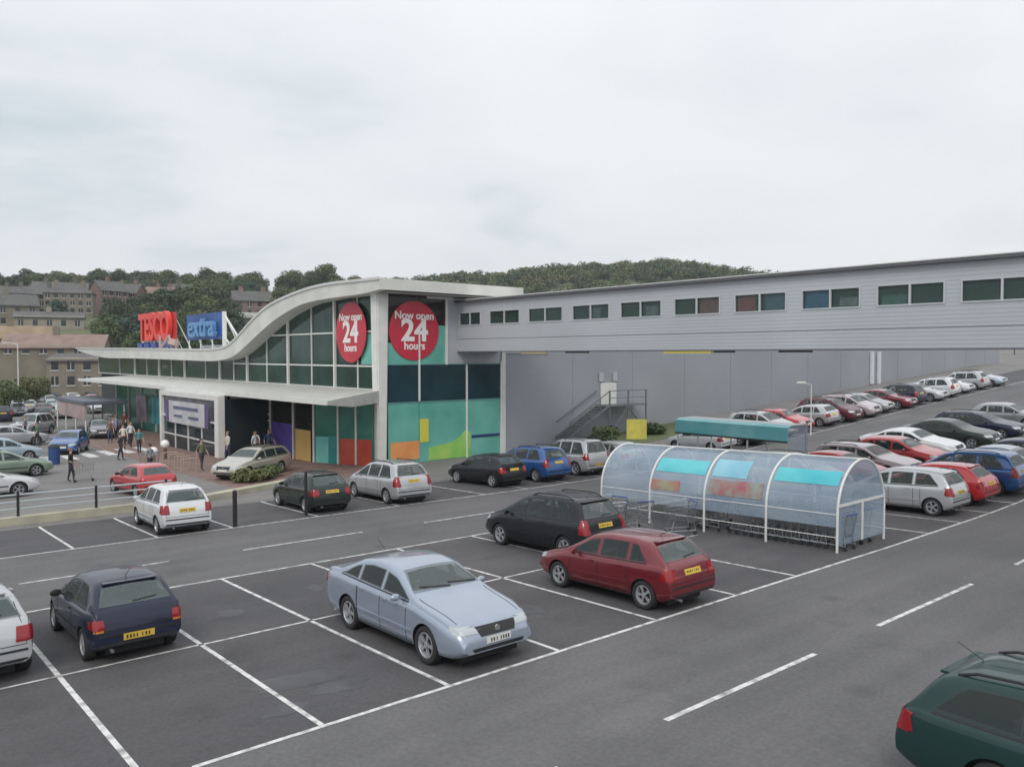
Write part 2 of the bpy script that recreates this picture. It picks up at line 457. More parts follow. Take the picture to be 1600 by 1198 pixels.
# roof top line along the front (b, z) and underside
RT = [(27.6, 9.42), (29.6, 9.45), (33, 9.5), (35.5, 9.42), (37.4, 9.25), (39.8, 8.95), (42.2, 8.50), (44.5, 7.72), (47.0, 6.68), (48.6, 6.12), (50.1, 5.85), (53, 5.72), (60, 5.78), (72, 5.9), (84, 6.0), (95.5, 6.1)]
RB = [(27.6, 8.80), (29.6, 8.66), (33, 8.62), (36.2, 8.50), (38.4, 8.18), (41.2, 7.50), (43.8, 6.62), (46.4, 5.68), (48.2, 5.15), (50.1, 4.92), (53, 4.80), (60, 4.86), (72, 4.95), (84, 5.02), (94.5, 5.75)]
def interp(P, x):
    if x <= P[0][0]: return P[0][1]
    for (x0, y0), (x1, y1) in zip(P, P[1:]):
        if x <= x1: return y0 + (y1 - y0) * (x - x0) / (x1 - x0)
    return P[-1][1]
def dens(P, n=4):
    out = []
    for i in range(len(P) - 1):
        p0 = P[max(i - 1, 0)]; p1 = P[i]; p2 = P[i + 1]; p3 = P[min(i + 2, len(P) - 1)]
        for k in range(n):
            t = k / n
            out.append(tuple(0.5 * (2 * p1[j] + (p2[j] - p0[j]) * t + (2 * p0[j] - 5 * p1[j] + 4 * p2[j] - p3[j]) * t * t + (3 * p1[j] - p0[j] - 3 * p2[j] + p3[j]) * t ** 3) for j in (0, 1)))
    out.append(P[-1]); return out
RTd, RBd = dens(RT), dens(RB)
bm = bmesh.new(); prism(bm, RTd + RBd[::-1], 'x', 20.1, 30.4)
S('roof', bm, ROOFW, smooth=35)
# thin edge trim above and below the fascia
bm = bmesh.new()
prism(bm, [(b, z + .05) for b, z in RTd] + [(b, z - .10) for b, z in RTd[::-1]], 'x', 20.02, 20.097)
S('roof_edge_trim', bm, mat('roof_edge_pale', (0.56, 0.57, 0.55), 0.4))
bm = bmesh.new(); box(bm, 20.6, 30.2, 27.7, 28.9, 8.68, 8.72); S('soffit', bm, mat('soffit_grey', (0.30, 0.30, 0.28), .6))  # soffit board in one even mid grey
for k in range(3):
    bm = bmesh.new(); box(bm, 22 + 1.7 * k, 22.9 + 1.7 * k, 30.5, 31.4, 9.45, 9.75, bev=.05); S('roof_vent', bm, WHITE)
# structure behind the glass: floor slabs and the core, seen as darkness
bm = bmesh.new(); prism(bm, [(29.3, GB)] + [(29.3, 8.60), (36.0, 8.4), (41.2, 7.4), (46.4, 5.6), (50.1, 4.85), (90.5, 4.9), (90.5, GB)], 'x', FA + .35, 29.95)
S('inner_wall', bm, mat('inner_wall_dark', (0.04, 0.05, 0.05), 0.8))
# grey long side wall block
bm = bmesh.new(); box(bm, 30.0, 33.6, 28.9, 92, GB - 1, 5.48)
S('side_wall', bm, CLAD)
bm = bmesh.new(); box(bm, 33.603, 114, 28.9, 92, GB - 1, 6.5)
S('side_wall', bm, CLAD)
bm = bmesh.new(); box(bm, 29.96, 33.6, 28.80, 28.897, 5.40, 5.56); S('wall_capping', bm, WHITE)
bm = bmesh.new(); box(bm, 29.65, 29.96, 28.78, 29.1, GB, 5.6); S('corner_trim', bm, WHITE)
for k in range(13):
    bm = bmesh.new(); x = 36.0 + 6.1 * k; box(bm, x, x + .07, 28.875, 28.897, GB - .5, 6.4); S('panel_joint', bm, CLAD)
# corner column, tapering
bm = bmesh.new()
for (x0, x1, y0, y1) in ((20.62, 21.32, 28.72, 29.42),):
    vs = []
    for z, s in ((GB - .2, .80), (9.0, 1.12)):
        cx, cy = (x0 + x1) / 2, (y0 + y1) / 2
        vs.append([bm.verts.new((cx + sx * (x1 - x0) / 2 * s, cy + sy * (y1 - y0) / 2 * s, z)) for sx, sy in ((-1, -1), (1, -1), (1, 1), (-1, 1))])
    for i in range(4): bm.faces.new((vs[0][i], vs[0][(i + 1) % 4], vs[1][(i + 1) % 4], vs[1][i]))
    bm.faces.new(vs[1]); bm.faces.new(vs[0][::-1])
    bmesh.ops.bevel(bm, geom=list(bm.edges), offset=.08, segments=3, affect='EDGES')
S('corner_column', bm, WHITE)

# upper front glazing: one window per bay between mullions
UM = [29.75, 31.83, 34.56, 37.70, 41.07, 44.56, 47.94, 50.6, 53.34, 56.54, 61.43, 65.0, 68.36, 72.2, 75.99, 81.43, 89.9]
major = {2, 4, 6, 8, 10, 12, 14}
for i, (b0, b1) in enumerate(zip(UM, UM[1:])):
    zb = 3.28
    bm = bmesh.new()
    n = 6; top = [(b0 + (b1 - b0) * k / n, interp(RB, b0 + (b1 - b0) * k / n) + .10) for k in range(n + 1)]
    prism(bm, [(b0 + .03, zb), (b1 - .03, zb)] + [(min(max(b, b0 + .03), b1 - .03), z) for b, z in top[::-1]], 'x', FA, FA + .06)
    w = S('window', bm, GL_GREEN)
    for z in (4.62, 6.62, 3.275):
        if z > 4 and (i > 6 or interp(RB, (b0 + b1) / 2) < z + .2): continue
        bm = bmesh.new(); box(bm, FA - .06, FA - .004, b0, b1, z - .045, z + .045)
        S('window_bar', bm, WHITE)
for i, b in enumerate(UM):
    bm = bmesh.new(); hw = .075 if i in major else .035
    box(bm, FA - (.16 if i in major else .08), FA - .008, b - hw, b + hw, 3.2, interp(RB, b) + .06)
    S('mullion', bm, WHITE)
# pale interior blinds behind the two corner panes, below the round sign
# canopy over the entrances
bm = bmesh.new()
sec_ = [(0.0, 2.80), (0.0, 3.00), (1.0, 3.28), (1.0, 2.60), (.45, 2.56)]
e0 = [(16.0 + (4.75) * u, 25.75 + 3.05 * u, z) for u, z in sec_]      # slanted end by the column
e1 = [(16.0 + 5.2 * u, 76.0, z) for u, z in sec_]
mid_ = [(16.0 + 5.2 * u, 29.4 + .01 * u, z) for u, z in sec_]
rr_ = [[bm.verts.new(p) for p in e] for e in (e0, mid_, e1)]
for A_, B_ in zip(rr_, rr_[1:]):
    for i in range(5): bm.faces.new((A_[i], A_[(i + 1) % 5], B_[(i + 1) % 5], B_[i]))
bm.faces.new(rr_[0][::-1]); bm.faces.new(rr_[2])
S('canopy', bm, CANOPY)
bm = bmesh.new(); box(bm, 15.93, 15.997, 25.78, 76.03, 2.79, 3.04); S('canopy_edge', bm, WHITE)
# ground floor glazing under the canopy, from the corner to the left
LA = 18.95
def front_panel(name, b0, b1, z0, z1, m, off=0.0, t=.05):
    bm = bmesh.new(); box(bm, LA - off - t, LA - off, b0, b1, z0, z1); return S(name, bm, m)
GY = [33.0, 35.6, 38.9, 42.2, 46, 50, 54, 58, 62, 66, 70, 74]
TEALG = mat('shop_glass_teal', (0.03, 0.16, 0.12), 0.12, c2=(0.05, 0.24, 0.18), nscale=.9)
DKG = glassm('shop_glass_dark', (0.012, 0.016, 0.016), .08, (0.035, 0.03, 0.03), .9)
for i, (b0, b1) in enumerate(zip(GY, GY[1:])):
    front_panel('window', b0, b1, -1.3, 2.6, TEALG if i > 6 else DKG)
    bm = bmesh.new(); box(bm, LA - .16, LA - .054, b1 - .05, b1 + .05, -1.3, 2.6); S('mullion', bm, WHITE)
front_panel('window_sill', 33, 42, -1.35, -1.12, CONC, .07, .1)
OR_ = mat('orange_vinyl', (0.55, 0.34, 0.10), .4, c2=(0.60, 0.42, 0.16), nscale=.9)
PU_ = mat('purple_vinyl', (0.06, 0.045, 0.24), .4, c2=(0.13, 0.08, 0.36), nscale=1.6)
RE_ = mat('red_vinyl', (0.48, 0.05, 0.03), .4, c2=(0.56, 0.11, 0.05), nscale=.8)
CY_ = mat('turquoise_vinyl', (0.12, 0.45, 0.42), .4, c2=(0.22, 0.55, 0.50), nscale=.9)
LI_ = mat('lime_vinyl', (0.16, 0.52, 0.10), .4, c2=(0.40, 0.60, 0.14), nscale=.8)
YE_ = mat('yellow_vinyl', (0.62, 0.58, 0.08), .4)
OG_ = mat('bright_orange_vinyl', (0.72, 0.25, 0.07), .4, c2=(0.75, 0.36, 0.14), nscale=.9)
front_panel('window_graphic', 35.9, 38.7, -1.1, 1.05, PU_, .054, .02)
front_panel('window_graphic', 33.4, 35.4, -1.1, .82, OR_, .054, .02)
# the glazing swings back on a slant from there to the corner column
Q0, Q1 = Vector((LA, 33.0)), Vector((20.62, 29.15))
def slant(name, t0, t1, z0, z1, m, off=0.0, t=.05):
    u = (Q1 - Q0); n_ = Vector((u.y, -u.x)).normalized()
    if n_.x > 0: n_ = -n_
    a, b = Q0 + u * t0 + n_ * off, Q0 + u * t1 + n_ * off; c, d = b + n_ * t, a + n_ * t
    bm = bmesh.new(); prism(bm, [tuple(a), tuple(b), tuple(c), tuple(d)], 'z', z0, z1); return S(name, bm, m)
for t0, t1 in ((.0, .42), (.42, .72), (.72, 1.0)):
    slant('window', t0 + .005, t1 - .005, -1.3, 2.6, TEALG)
    slant('mullion', t0 - .012, t0 + .012, -1.3, 2.6, WHITE, .054, .09)
slant('window_graphic', .03, .25, -1.1, .55, CY_, .054, .02)
slant('window_graphic', .25, .40, -1.1, .62, mat('deep_teal_vinyl', (0.03, .25, .24), .4), .054, .02)
slant('window_graphic', .45, .97, -1.1, .50, RE_, .054, .02)
slant('window_sill', 0, 1, -1.35, -1.12, CONC, .05, .1)
# dark recess of the open doorway with sliding door frames
for z in (1.05, 1.45):
    bm = bmesh.new(); box(bm, LA - .22, LA - .17, 38.9, 46.2, z, z + .09); S('door_frame', bm, WHITE)
for (b0, b1, m) in ((39.3, 41.9, 'a'), (42.5, 45.4, 'b')):
    bm = bmesh.new(); box(bm, LA - .1, LA - .056, b0, b1, -1.1, .95)
    S('door', bm, mat('door_' + ('maroon' if m == 'a' else 'brown'), (.09, .02, .04) if m == 'a' else (.10, .07, .05), .4, noise=.5, nscale=1.2))

# side glazing by the corner (faces the car park)
SB = 28.9
def side_panel(name, a0, a1, z0, z1, m, off=0.0, t=.05, par=None):
    bm = bmesh.new(); box(bm, a0, a1, SB - off - t, SB - off, z0, z1); return S(name, bm, m, par)
for a0, a1 in ((21.35, 23.45), (23.45, 26.9), (26.9, 29.6)):
    side_panel('window', a0 + .02, a1 - .02, -1.2, 2.55, GL_TEAL)
    side_panel('window', a0 + .02, a1 - .02, 2.55, 4.72, GL_BLUE)
DKB = glassm('brown_black_glass', (0.018, 0.016, 0.015), .08, (0.035, 0.03, 0.03))
for a0, a1 in ((21.35, 23.45), (23.45, 25.35)):
    side_panel('window', a0 + .02, a1 - .02, 4.72, 5.95 if a0 < 22 else 7.0, GL_TEAL)
    side_panel('window', a0 + .02, a1 - .02, 5.95 if a0 < 22 else 7.0, 8.93, DKB)
side_panel('grey_panel', 25.35, 29.6, 4.75, 8.93, BCLAD)
for a, z0, z1, w in ((23.45, 2.6, 6.6, .05), (26.9, -1.2, 4.7, .05), (25.4, 4.7, 8.9, .08), (29.6, -1.2, 4.9, .06)):
    side_panel('mullion', a - w, a + w, z0, z1, WHITE, .054, .08)
for z, a1 in ((2.55, 29.6), (4.72, 29.6)):
    side_panel('window_bar', 21.35, a1, z - .03, z + .03, mat('teal_grey_bar', (.12, .26, .25), .4), .054, .03)
side_panel('head_panel', 24.0, 25.9, 8.55, 8.93, WHITE, .054, .06)
# coloured graphics at the foot of the side glazing
side_panel('window_graphic', 21.5, 23.45, -.75, .30, OG_, .054, .02)
side_panel('window_graphic', 23.5, 24.1, .2, 1.55, YE_, .054, .02)
bm = bmesh.new()
prism(bm, [(24.12, -.9), (27.2, -.9), (27.2, .55), (26.8, .7), (26.4, .35), (25.8, .05), (24.9, -.05), (24.12, -.15)], 'y', SB - .074, SB - .054)
S('window_graphic', bm, LI_)
side_panel('window_graphic', 27.3, 29.5, .2, .38, mat('navy_vinyl', (.02, .04, .14), .4), .054, .02)

# round red 24 hour signs, one on each face
REDS = mat('sign_red', (0.50, 0.028, 0.055), 0.4, noise=.12, nscale=.6)
TXW = mat('sign_white', (0.80, 0.76, 0.74), 0.5)
def round_sign(label, c, axis, r):
    t = thing('round_sign', label, 'sign', c, 0, 'round red signs on the glass')
    bm = bmesh.new(); n = 48
    pts = [(r * math.cos(2 * math.pi * i / n), r * math.sin(2 * math.pi * i / n)) for i in range(n)]
    prism(bm, pts, 'y' if axis == 'y' else 'x', -.045, .0)
    obj('sign_disc', bm, REDS, t)
    rot = Matrix.Rotation(R(90), 4, 'X').to_quaternion() if axis == 'y' else (Matrix.Rotation(R(-90), 4, 'Z') @ Matrix.Rotation(R(90), 4, 'X')).to_quaternion()
    def off(d, h): return (0, -d, h) if axis == 'y' else (-d, 0, h)
    text_obj('lettering', 'Now open', TXW, .62, off(.06, r * .50), rot, t, .012, .014)
    text_obj('numerals', '24', TXW, 1.75, off(.06, -.02 * r), rot, t, .012, .05, 1.05)
    text_obj('lettering', 'hours', TXW, .62, off(.06, -r * .52), rot, t, .012, .014)
    return t
round_sign('round red 24 hour sign on the side glazing right of the corner column', (23.12, SB - .062, 6.66), 'y', 1.70)
round_sign('round red 24 hour sign on the front glazing left of the corner column', (FA - .17, 32.35, 6.60), 'x', 1.78)

bm = bmesh.new(); box(bm, FA - .03, FA - .006, 30.0, 31.45, 4.72, 6.5); S('tinted_panel', bm, GL_TEAL)
# entrance portal with banner
P0, P1, PA = 38.9, 50.1, 15.5
pt = thing('entrance_portal', 'white framed glass entrance lobby under the long canopy', 'entrance', (PA, P0, -1.0))
def PP(name, a0, a1, b0, b1, z0, z1, m, par=None, bev=0):
    bm = bmesh.new(); box(bm, a0 - PA, a1 - PA, b0 - P0, b1 - P0, z0 + 1.0, z1 + 1.0, bev=bev); return obj(name, bm, m, par or pt)
PP('post', PA, PA + .45, P0, P0 + .62, -1.1, 2.78, WHITE, bev=.03)
PP('post', PA, PA + .45, P1 - .40, P1, -1.4, 2.78, WHITE, bev=.03)
PP('lintel', PA + .01, PA + .44, P0 + .62, P1 - .40, 2.45, 2.78, WHITE)
PP('side_wall', PA + .45, LA - .1, P0 + .1, P0 + .2, -1.1, 2.55, GL_DOOR)
for i in range(4):
    b = P0 + .62 + i * (P1 - P0 - 1.02) / 4; b2 = P0 + .62 + (i + 1) * (P1 - P0 - 1.02) / 4
    d = PP('door', PA + .2, PA + .24, b + .03, b2 - .03, -1.2, .95, GL_DOOR)
    PP('door_frame', PA + .14, PA + .197, b, b + .12, -1.2, 1.0, WHITE, pt)
    PP('door_frame', PA + .14, PA + .197, b + .13, b2 - .02, -.25, -.17, WHITE, pt)
PP('transom', PA + .12, PA + .198, P0 + .62, P1 - .4, 1.0, 1.1, WHITE)
PP('window', PA + .2, PA + .24, P0 + .62, P1 - .4, 1.1, 2.44, mat('portal_glass_purple', (.10, .10, .12), .2, noise=.4, nscale=.6))
bt = thing('banner', 'pale lilac banner with purple ends hung across the white entrance lobby', 'banner', (PA - .03, (P0 + P1) / 2, .9))
bm = bmesh.new()
hw = 4.1
for i in range(24):
    y0 = -hw + 2 * hw * i / 24; y1 = -hw + 2 * hw * (i + 1) / 24
    s0 = .02 * math.sin(i * .9) - .02; s1 = .02 * math.sin((i + 1) * .9) - .02
    vs = [bm.verts.new(v) for v in ((s0, y0, -.25), (s1, y1, -.25), (s1, y1, 1.25), (s0, y0, 1.25))]
    f = bm.faces.new(vs); f.material_index = 1 if (i < 2 or i > 21) else 0
bmesh.ops.solidify(bm, geom=bm.faces[:], thickness=.008)
obj('cloth', bm, [mat('banner_lilac', (.88, .87, .92), .6, noise=.12, nscale=.8), mat('banner_purple', (.24, .17, .38), .6, noise=.3, nscale=1.2)], bt)
bm = bmesh.new()
for y0, y1, z0, z1 in ((-2.4, 2.3, .72, .92), (.6, 2.2, .18, .34), (-2.5, -.6, .16, .34)):
    y = y0
    while y < y1:
        w = random.uniform(.12, .3); box(bm, -.075, -.06, y, min(y + w, y1), z0, z1); y += w + .07
obj('lettering', bm, mat('banner_ink', (.10, .12, .20), .6), bt)

# roof signs: large letters on a frame over the low roof
RED_L = mat('roof_letter_red', (.68, .045, .03), .4, noise=.12, nscale=.7)
BLU_L = mat('roof_letter_blue', (.02, .09, .33), .35, c2=(.05, .16, .46), nscale=.6)
rotF = (Matrix.Rotation(R(-90), 4, 'Z') @ Matrix.Rotation(R(90), 4, 'X')).to_quaternion()
rs = thing('roof_sign', 'huge red lettered store sign with blue dashes standing on the low roof', 'sign', (24, 79.0, 5.85), 0, 'lettered signs on the roof')
bm = bmesh.new()
for i in range(5):
    y = -5.4 + 2.7 * i; bar(bm, (.35, y, -.2), (.35, y, 3.6), .07); bar(bm, (.35, y, 3.2), (1.9, y, 0), .05)
for z in (.9, 2.2, 3.4): bar(bm, (.33, -5.8, z), (.33, 5.8, z), .05)
obj('frame', bm, WHITE, rs)
text_obj('lettering', 'TESCO', RED_L, 3.9, (0, 0, 2.25), rotF, rs, .22, .16, .82, .98)
for i in range(5):
    y = 4.7 - 2.35 * i
    bm = bmesh.new(); prism(bm, [(y - .95, .2), (y + .75, .2), (y + .95, .72), (y - .75, .72)], 'x', -.2, .12)
    obj('dash', bm, mat('dash_blue', (.02, .04, .22), .4), rs)
bm = bmesh.new(); box(bm, .28, .32, -5.9, 5.9, .95, 3.75); obj('back_panel', bm, mat('back_red', (.42, .03, .025), .5, noise=.15, nscale=.6), rs)
r2 = thing('roof_sign', 'huge blue lettered sign with white side post, nearest the roof curve', 'sign', (24, 65.3, 5.6), 0, 'lettered signs on the roof')
bm = bmesh.new(); box(bm, .28, .32, -4.7, 4.8, 1.1, 3.5); obj('back_panel', bm, mat('back_blue', (.015, .055, .22), .45, c2=(.03, .10, .33), nscale=.5), r2)
bm = bmesh.new()
for y in (-4.6, -1.5, 1.5, 4.6): bar(bm, (.42, y, -.2), (.42, y, 3.3), .06); bar(bm, (.42, y, 3.1), (1.9, y, 0), .05)
obj('frame', bm, WHITE, r2)
bm = bmesh.new(); box(bm, .1, .4, -4.98, -4.72, -.2, 3.5); bar(bm, (.25, -4.9, 3.2), (.25, -9.6, .05), .09); bar(bm, (.25, -4.9, 1.2), (.25, -7.2, .05), .07)
obj('brace_post', bm, WHITE, r2)
text_obj('lettering', 'extra', mat('letter_light_blue', (.10, .26, .50), .35), 2.7, (0, 0, 2.25), rotF, r2, .2, .06, 1.15, 1.0)
bm = bmesh.new(); bar(bm, (0, 0, 0), (0, -2.6, 1.2), .14); bar(bm, (0, 0, 0), (0, 0, 1.3), .1); bar(bm, (0, -2.6, 1.2), (0, -3.4, 0), .1); bar(bm, (0, -3.6, .3), (.2, -3.6, .8), .5, 10)
tag(obj('roof_plant', bm, mat('pinkish_steel', (.45, .33, .30), .5), None, (21.8, 70.2, 5.85)), 'pinkish steel bracing and drum between the two roof signs', 'roof plant')

# stair and white door on the long wall
stt = thing('external_stair', 'dark steel escape stair climbing the grey side wall to a white door', 'stair', (37.6, 28.9, -.3))
bm = bmesh.new()
for i in range(12):
    box(bm, -.6 - .30 * (11 - i) + 1.2 - .15, -.6 - .30 * (11 - i) + 1.2 + .15, -1.3, -.15, .17 * (i + 1) - .04, .17 * (i + 1))
obj('tread', bm, GREYM, stt)
bm = bmesh.new()
for y in (-1.32, -.12): box(bm, -3.2, -3.1, y - .03, y + .03, 0, .2); bar(bm, (-3.2, y, .1), (.7, y, 2.1), .07, 4); bar(bm, (-3.2, y, 1.1), (.7, y, 3.1), .04, 4)
for k in range(5): bar(bm, (-3.1 + .95 * k, -1.32, .1 + .49 * k), (-3.1 + .95 * k, -1.32, 1.15 + .49 * k), .025, 4)
obj('handrail', bm, mat('stair_dark_grey', (.15, .155, .165), .5), stt)
bm = bmesh.new(); box(bm, .6, 4.6, -1.35, -.12, 2.02, 2.12)
for x in (.7, 2.6, 4.5): bar(bm, (x, -1.3, 0), (x, -1.3, 3.1), .06, 4)
bar(bm, (.6, -1.32, 3.1), (4.6, -1.32, 3.1), .04, 4); bar(bm, (.6, -1.32, 2.6), (4.6, -1.32, 2.6), .03, 4)
bar(bm, (.7, -1.3, 0), (2.6, -1.3, 2.0), .05, 4); bar(bm, (4.5, -1.3, 0), (2.6, -1.3, 2.0), .05, 4)
obj('landing', bm, mat('stair_dark_grey', (.15, .155, .165), .5), stt)
bm = bmesh.new(); box(bm, 1.1, 2.7, -.12, -.02, 1.75 + .3, 3.3 + .3, bev=.02); obj('door', bm, WHITE, stt)
bm = bmesh.new()
for x in (.95, 2.35): box(bm, x, x + .45, -.10, -.03, 3.7, 4.35, bev=.02)
obj('vent', bm, mat('pale_vent', (.42, .43, .45), .5), stt)
bm = bmesh.new()
for x in (0, 1.5): box(bm, x, x + .55, -.25, -.02, 0, 3.3, bev=.04)
tag(obj('wall_duct', bm, mat('wall_duct_white', (.62, .63, .66), .5), None, (78.5, 28.9, 2.3)), 'pair of pale upright ducts on the grey wall below the bridge', 'duct')

# ------------------------------------------------------------------ footbridge to the store
br = thing('enclosed_footbridge', 'long grey clad enclosed footbridge with a row of windows crossing the car park', 'footbridge', (26.2, 28.85, 5.45))
BA0, BA1 = 26.2, 29.4
B0, B1 = -30.0, 28.84
def BR(name, a0, a1, b0, b1, z0, z1, m, par=None, bev=0):
    bm = bmesh.new(); box(bm, a0 - 26.2, a1 - 26.2, b0 - 28.85, b1 - 28.85, z0 - 5.45, z1 - 5.45, bev=bev); return obj(name, bm, m, par or br)
WZ0, WZ1 = 7.00, 7.78
BR('lower_wall', BA0, BA0 + .12, B0, B1, 5.45, WZ0, BCLAD)
BR('upper_wall', BA0, BA0 + .12, B0, B1, WZ1, 8.38, BCLAD)
BR('far_wall', BA1 - .12, BA1, B0, B1, 5.45, 8.38, BCLAD)
BR('floor', BA0 + .12, BA1 - .12, B0, B1, 5.46, 5.70, mat('bridge_soffit', (.22, .22, .23), .7))
ro = BR('roof', BA0 - .22, BA1 + .22, B0, B1, 8.38, 8.50, mat('bridge_roof_dark', (.10, .10, .11), .5))
BR('roof_flashing', BA0 - .18, BA1 + .18, B0, B1, 8.503, 8.54, WHITE, ro)
BR('seam', BA0 - .012, BA0 - .002, B0, B1, 6.20, 6.225, mat('seam_grey', (.17, .18, .2), .6))
BR('seam', BA0 - .014, BA0 - .002, B0, B1, 5.45, 5.50, mat('seam_grey', (.17, .18, .2), .6))
BR('interior_floor', BA0 + .13, BA1 - .13, B0, B1, 5.701, 5.72, mat('bridge_carpet', (.05, .06, .07), .9))
wins = [(25.85 + .1, 26.62 + 2.4), (23.12, 25.75), (19.75, 22.4), (16.5, 19.05), (13.3, 15.8), (10.15, 12.6), (7.05, 9.45), (4.05, 6.4), (1.1, 3.45), (-1.9, .6), (-4.9, -2.4), (-7.9, -5.4), (-10.9, -8.4)]
wins[0] = (26.55, 28.6)
prev = B1
for i, (b0, b1) in enumerate(wins):
    BR('pier', BA0, BA0 + .12, b1, prev, WZ0, WZ1, BCLAD); prev = b0
    w = BR('window', BA0 + .05, BA0 + .07, b0, b1, WZ0, WZ1, mat('bridge_pane', (.05, .10, .085), .05, alpha=.38, spec=.7))
    bm = bmesh.new()
    for (c0, c1, z0, z1) in ((b0, b1, WZ0, WZ0 + .05), (b0, b1, WZ1 - .05, WZ1), (b0, b0 + .05, WZ0 + .05, WZ1 - .05), (b1 - .05, b1, WZ0 + .05, WZ1 - .05), ((b0 + b1) / 2 - .035, (b0 + b1) / 2 + .035, WZ0 + .05, WZ1 - .05)):
        box(bm, -.03, .04, c0 - 28.85, c1 - 28.85, z0 - 5.45, z1 - 5.45)
    obj('window_frame', bm, mat('window_frame_grey_white', (.50, .52, .54), .4), w)
    w2 = BR('window', BA1 - .14, BA1 - .13, b0, b1, WZ0, WZ1, mat('bridge_pane_back', (.09, .15, .13), .1, c2=(.18, .25, .23), nscale=.35))
BR('pier', BA0, BA0 + .12, B0, prev, WZ0, WZ1, BCLAD)
for (b0, b1, z0, z1, m) in ((10.25, 11.25, 7.05, 7.74, (.38, .09, .09)), (8.5, 9.35, 7.05, 7.74, (.50, .05, .07)), (7.2, 8.05, 7.1, 7.7, (.12, .24, .40)), (5.35, 6.3, 7.05, 7.74, (.05, .24, .60)), (4.2, 4.9, 7.1, 7.4, (.35, .42, .42)), (13.6, 14.3, 7.1, 7.5, (.30, .34, .36)), (17.2, 17.9, 7.1, 7.6, (.20, .26, .30)), (2.4, 3.3, 7.05, 7.4, (.10, .25, .20))):
    BR('poster', BA0 + .09, BA0 + .10, b0, b1, z0, z1, mat('poster_%d' % int(b0 * 10), m, .5, noise=.3, nscale=3))
for (b0, b1, c) in ((21.0, 23.0, (.45, .38, .22)), (10.6, 13.2, (.55, .47, .10))):
    BR('height_marker', BA0 + .02, BA0 + .10, b0, b1, 5.33, 5.45, mat('marker_%d' % int(b0), c, .5))
for (b0, b1) in ((18.0, 19.6), (9.5, 10.5), (6.0, 7.4)):
    BR('underside_lamp', BA0 + .03, BA0 + .16, b0, b1, 5.36, 5.445, DARKM)
for b in (-3.2, -9.5):
    bm = bmesh.new()
    for a in (26.7, 28.9): bar(bm, (a - 26.2, b - 28.85, gz(a, b) - 5.45), (a - 26.2, b - 28.85, 0.0), .16, 14)
    obj('pier_leg', bm, GREYM, br, smooth=40)

# ------------------------------------------------------------------ cars
PAINT = mat('car_paint', (0.3, 0.3, 0.3), 0.3, spec=0.6, coat=0.6)
def paint(name, c, metal=0.25):
    dark = sum(c) < .2
    return mat('paint_' + name, c, 0.28, metal=0.0 if dark else metal + .1, spec=0.2 if dark else 0.5, coat=.55 if dark else 1.0, noise=0.06, nscale=1.3)
CARGL = mat('car_glass', (0.15, 0.185, 0.18), 0.03, spec=0.8, alpha=.48)
CARGLS = mat('car_side_glass', (0.05, 0.068, 0.065), 0.03, spec=0.7, alpha=.45)
TRIM = mat('black_plastic', (0.018, 0.018, 0.02), 0.55)
TYRE = mat('tyre_rubber', (0.022, 0.022, 0.023), 0.8)
RIM = mat('alloy_rim', (0.42, 0.43, 0.45), 0.35, metal=0.5)
CAP = mat('plastic_wheel_trim', (0.33, 0.34, 0.35), 0.45, metal=0.2)
REDL = mat('red_lamp_lens', (0.26, 0.010, 0.014), 0.15, coat=0.4)
CLRL = mat('clear_lamp_lens', (0.44, 0.47, 0.49), 0.35)
AMB = mat('amber_lens', (0.6, 0.2, 0.03), 0.15)
PLY = mat('yellow_plate', (0.62, 0.42, 0.06), 0.5)
PLW = mat('white_plate', (0.66, 0.66, 0.62), 0.5)
CHR = mat('chrome', (0.6, 0.61, 0.62), 0.15, metal=0.9)

def smooth_fn(P, r=0.06):
    def f(x):
        return (interp(P, x - r) + 2 * interp(P, x - r * .5) + 3 * interp(P, x) + 2 * interp(P, x + r * .5) + interp(P, x + r)) / 9
    return f

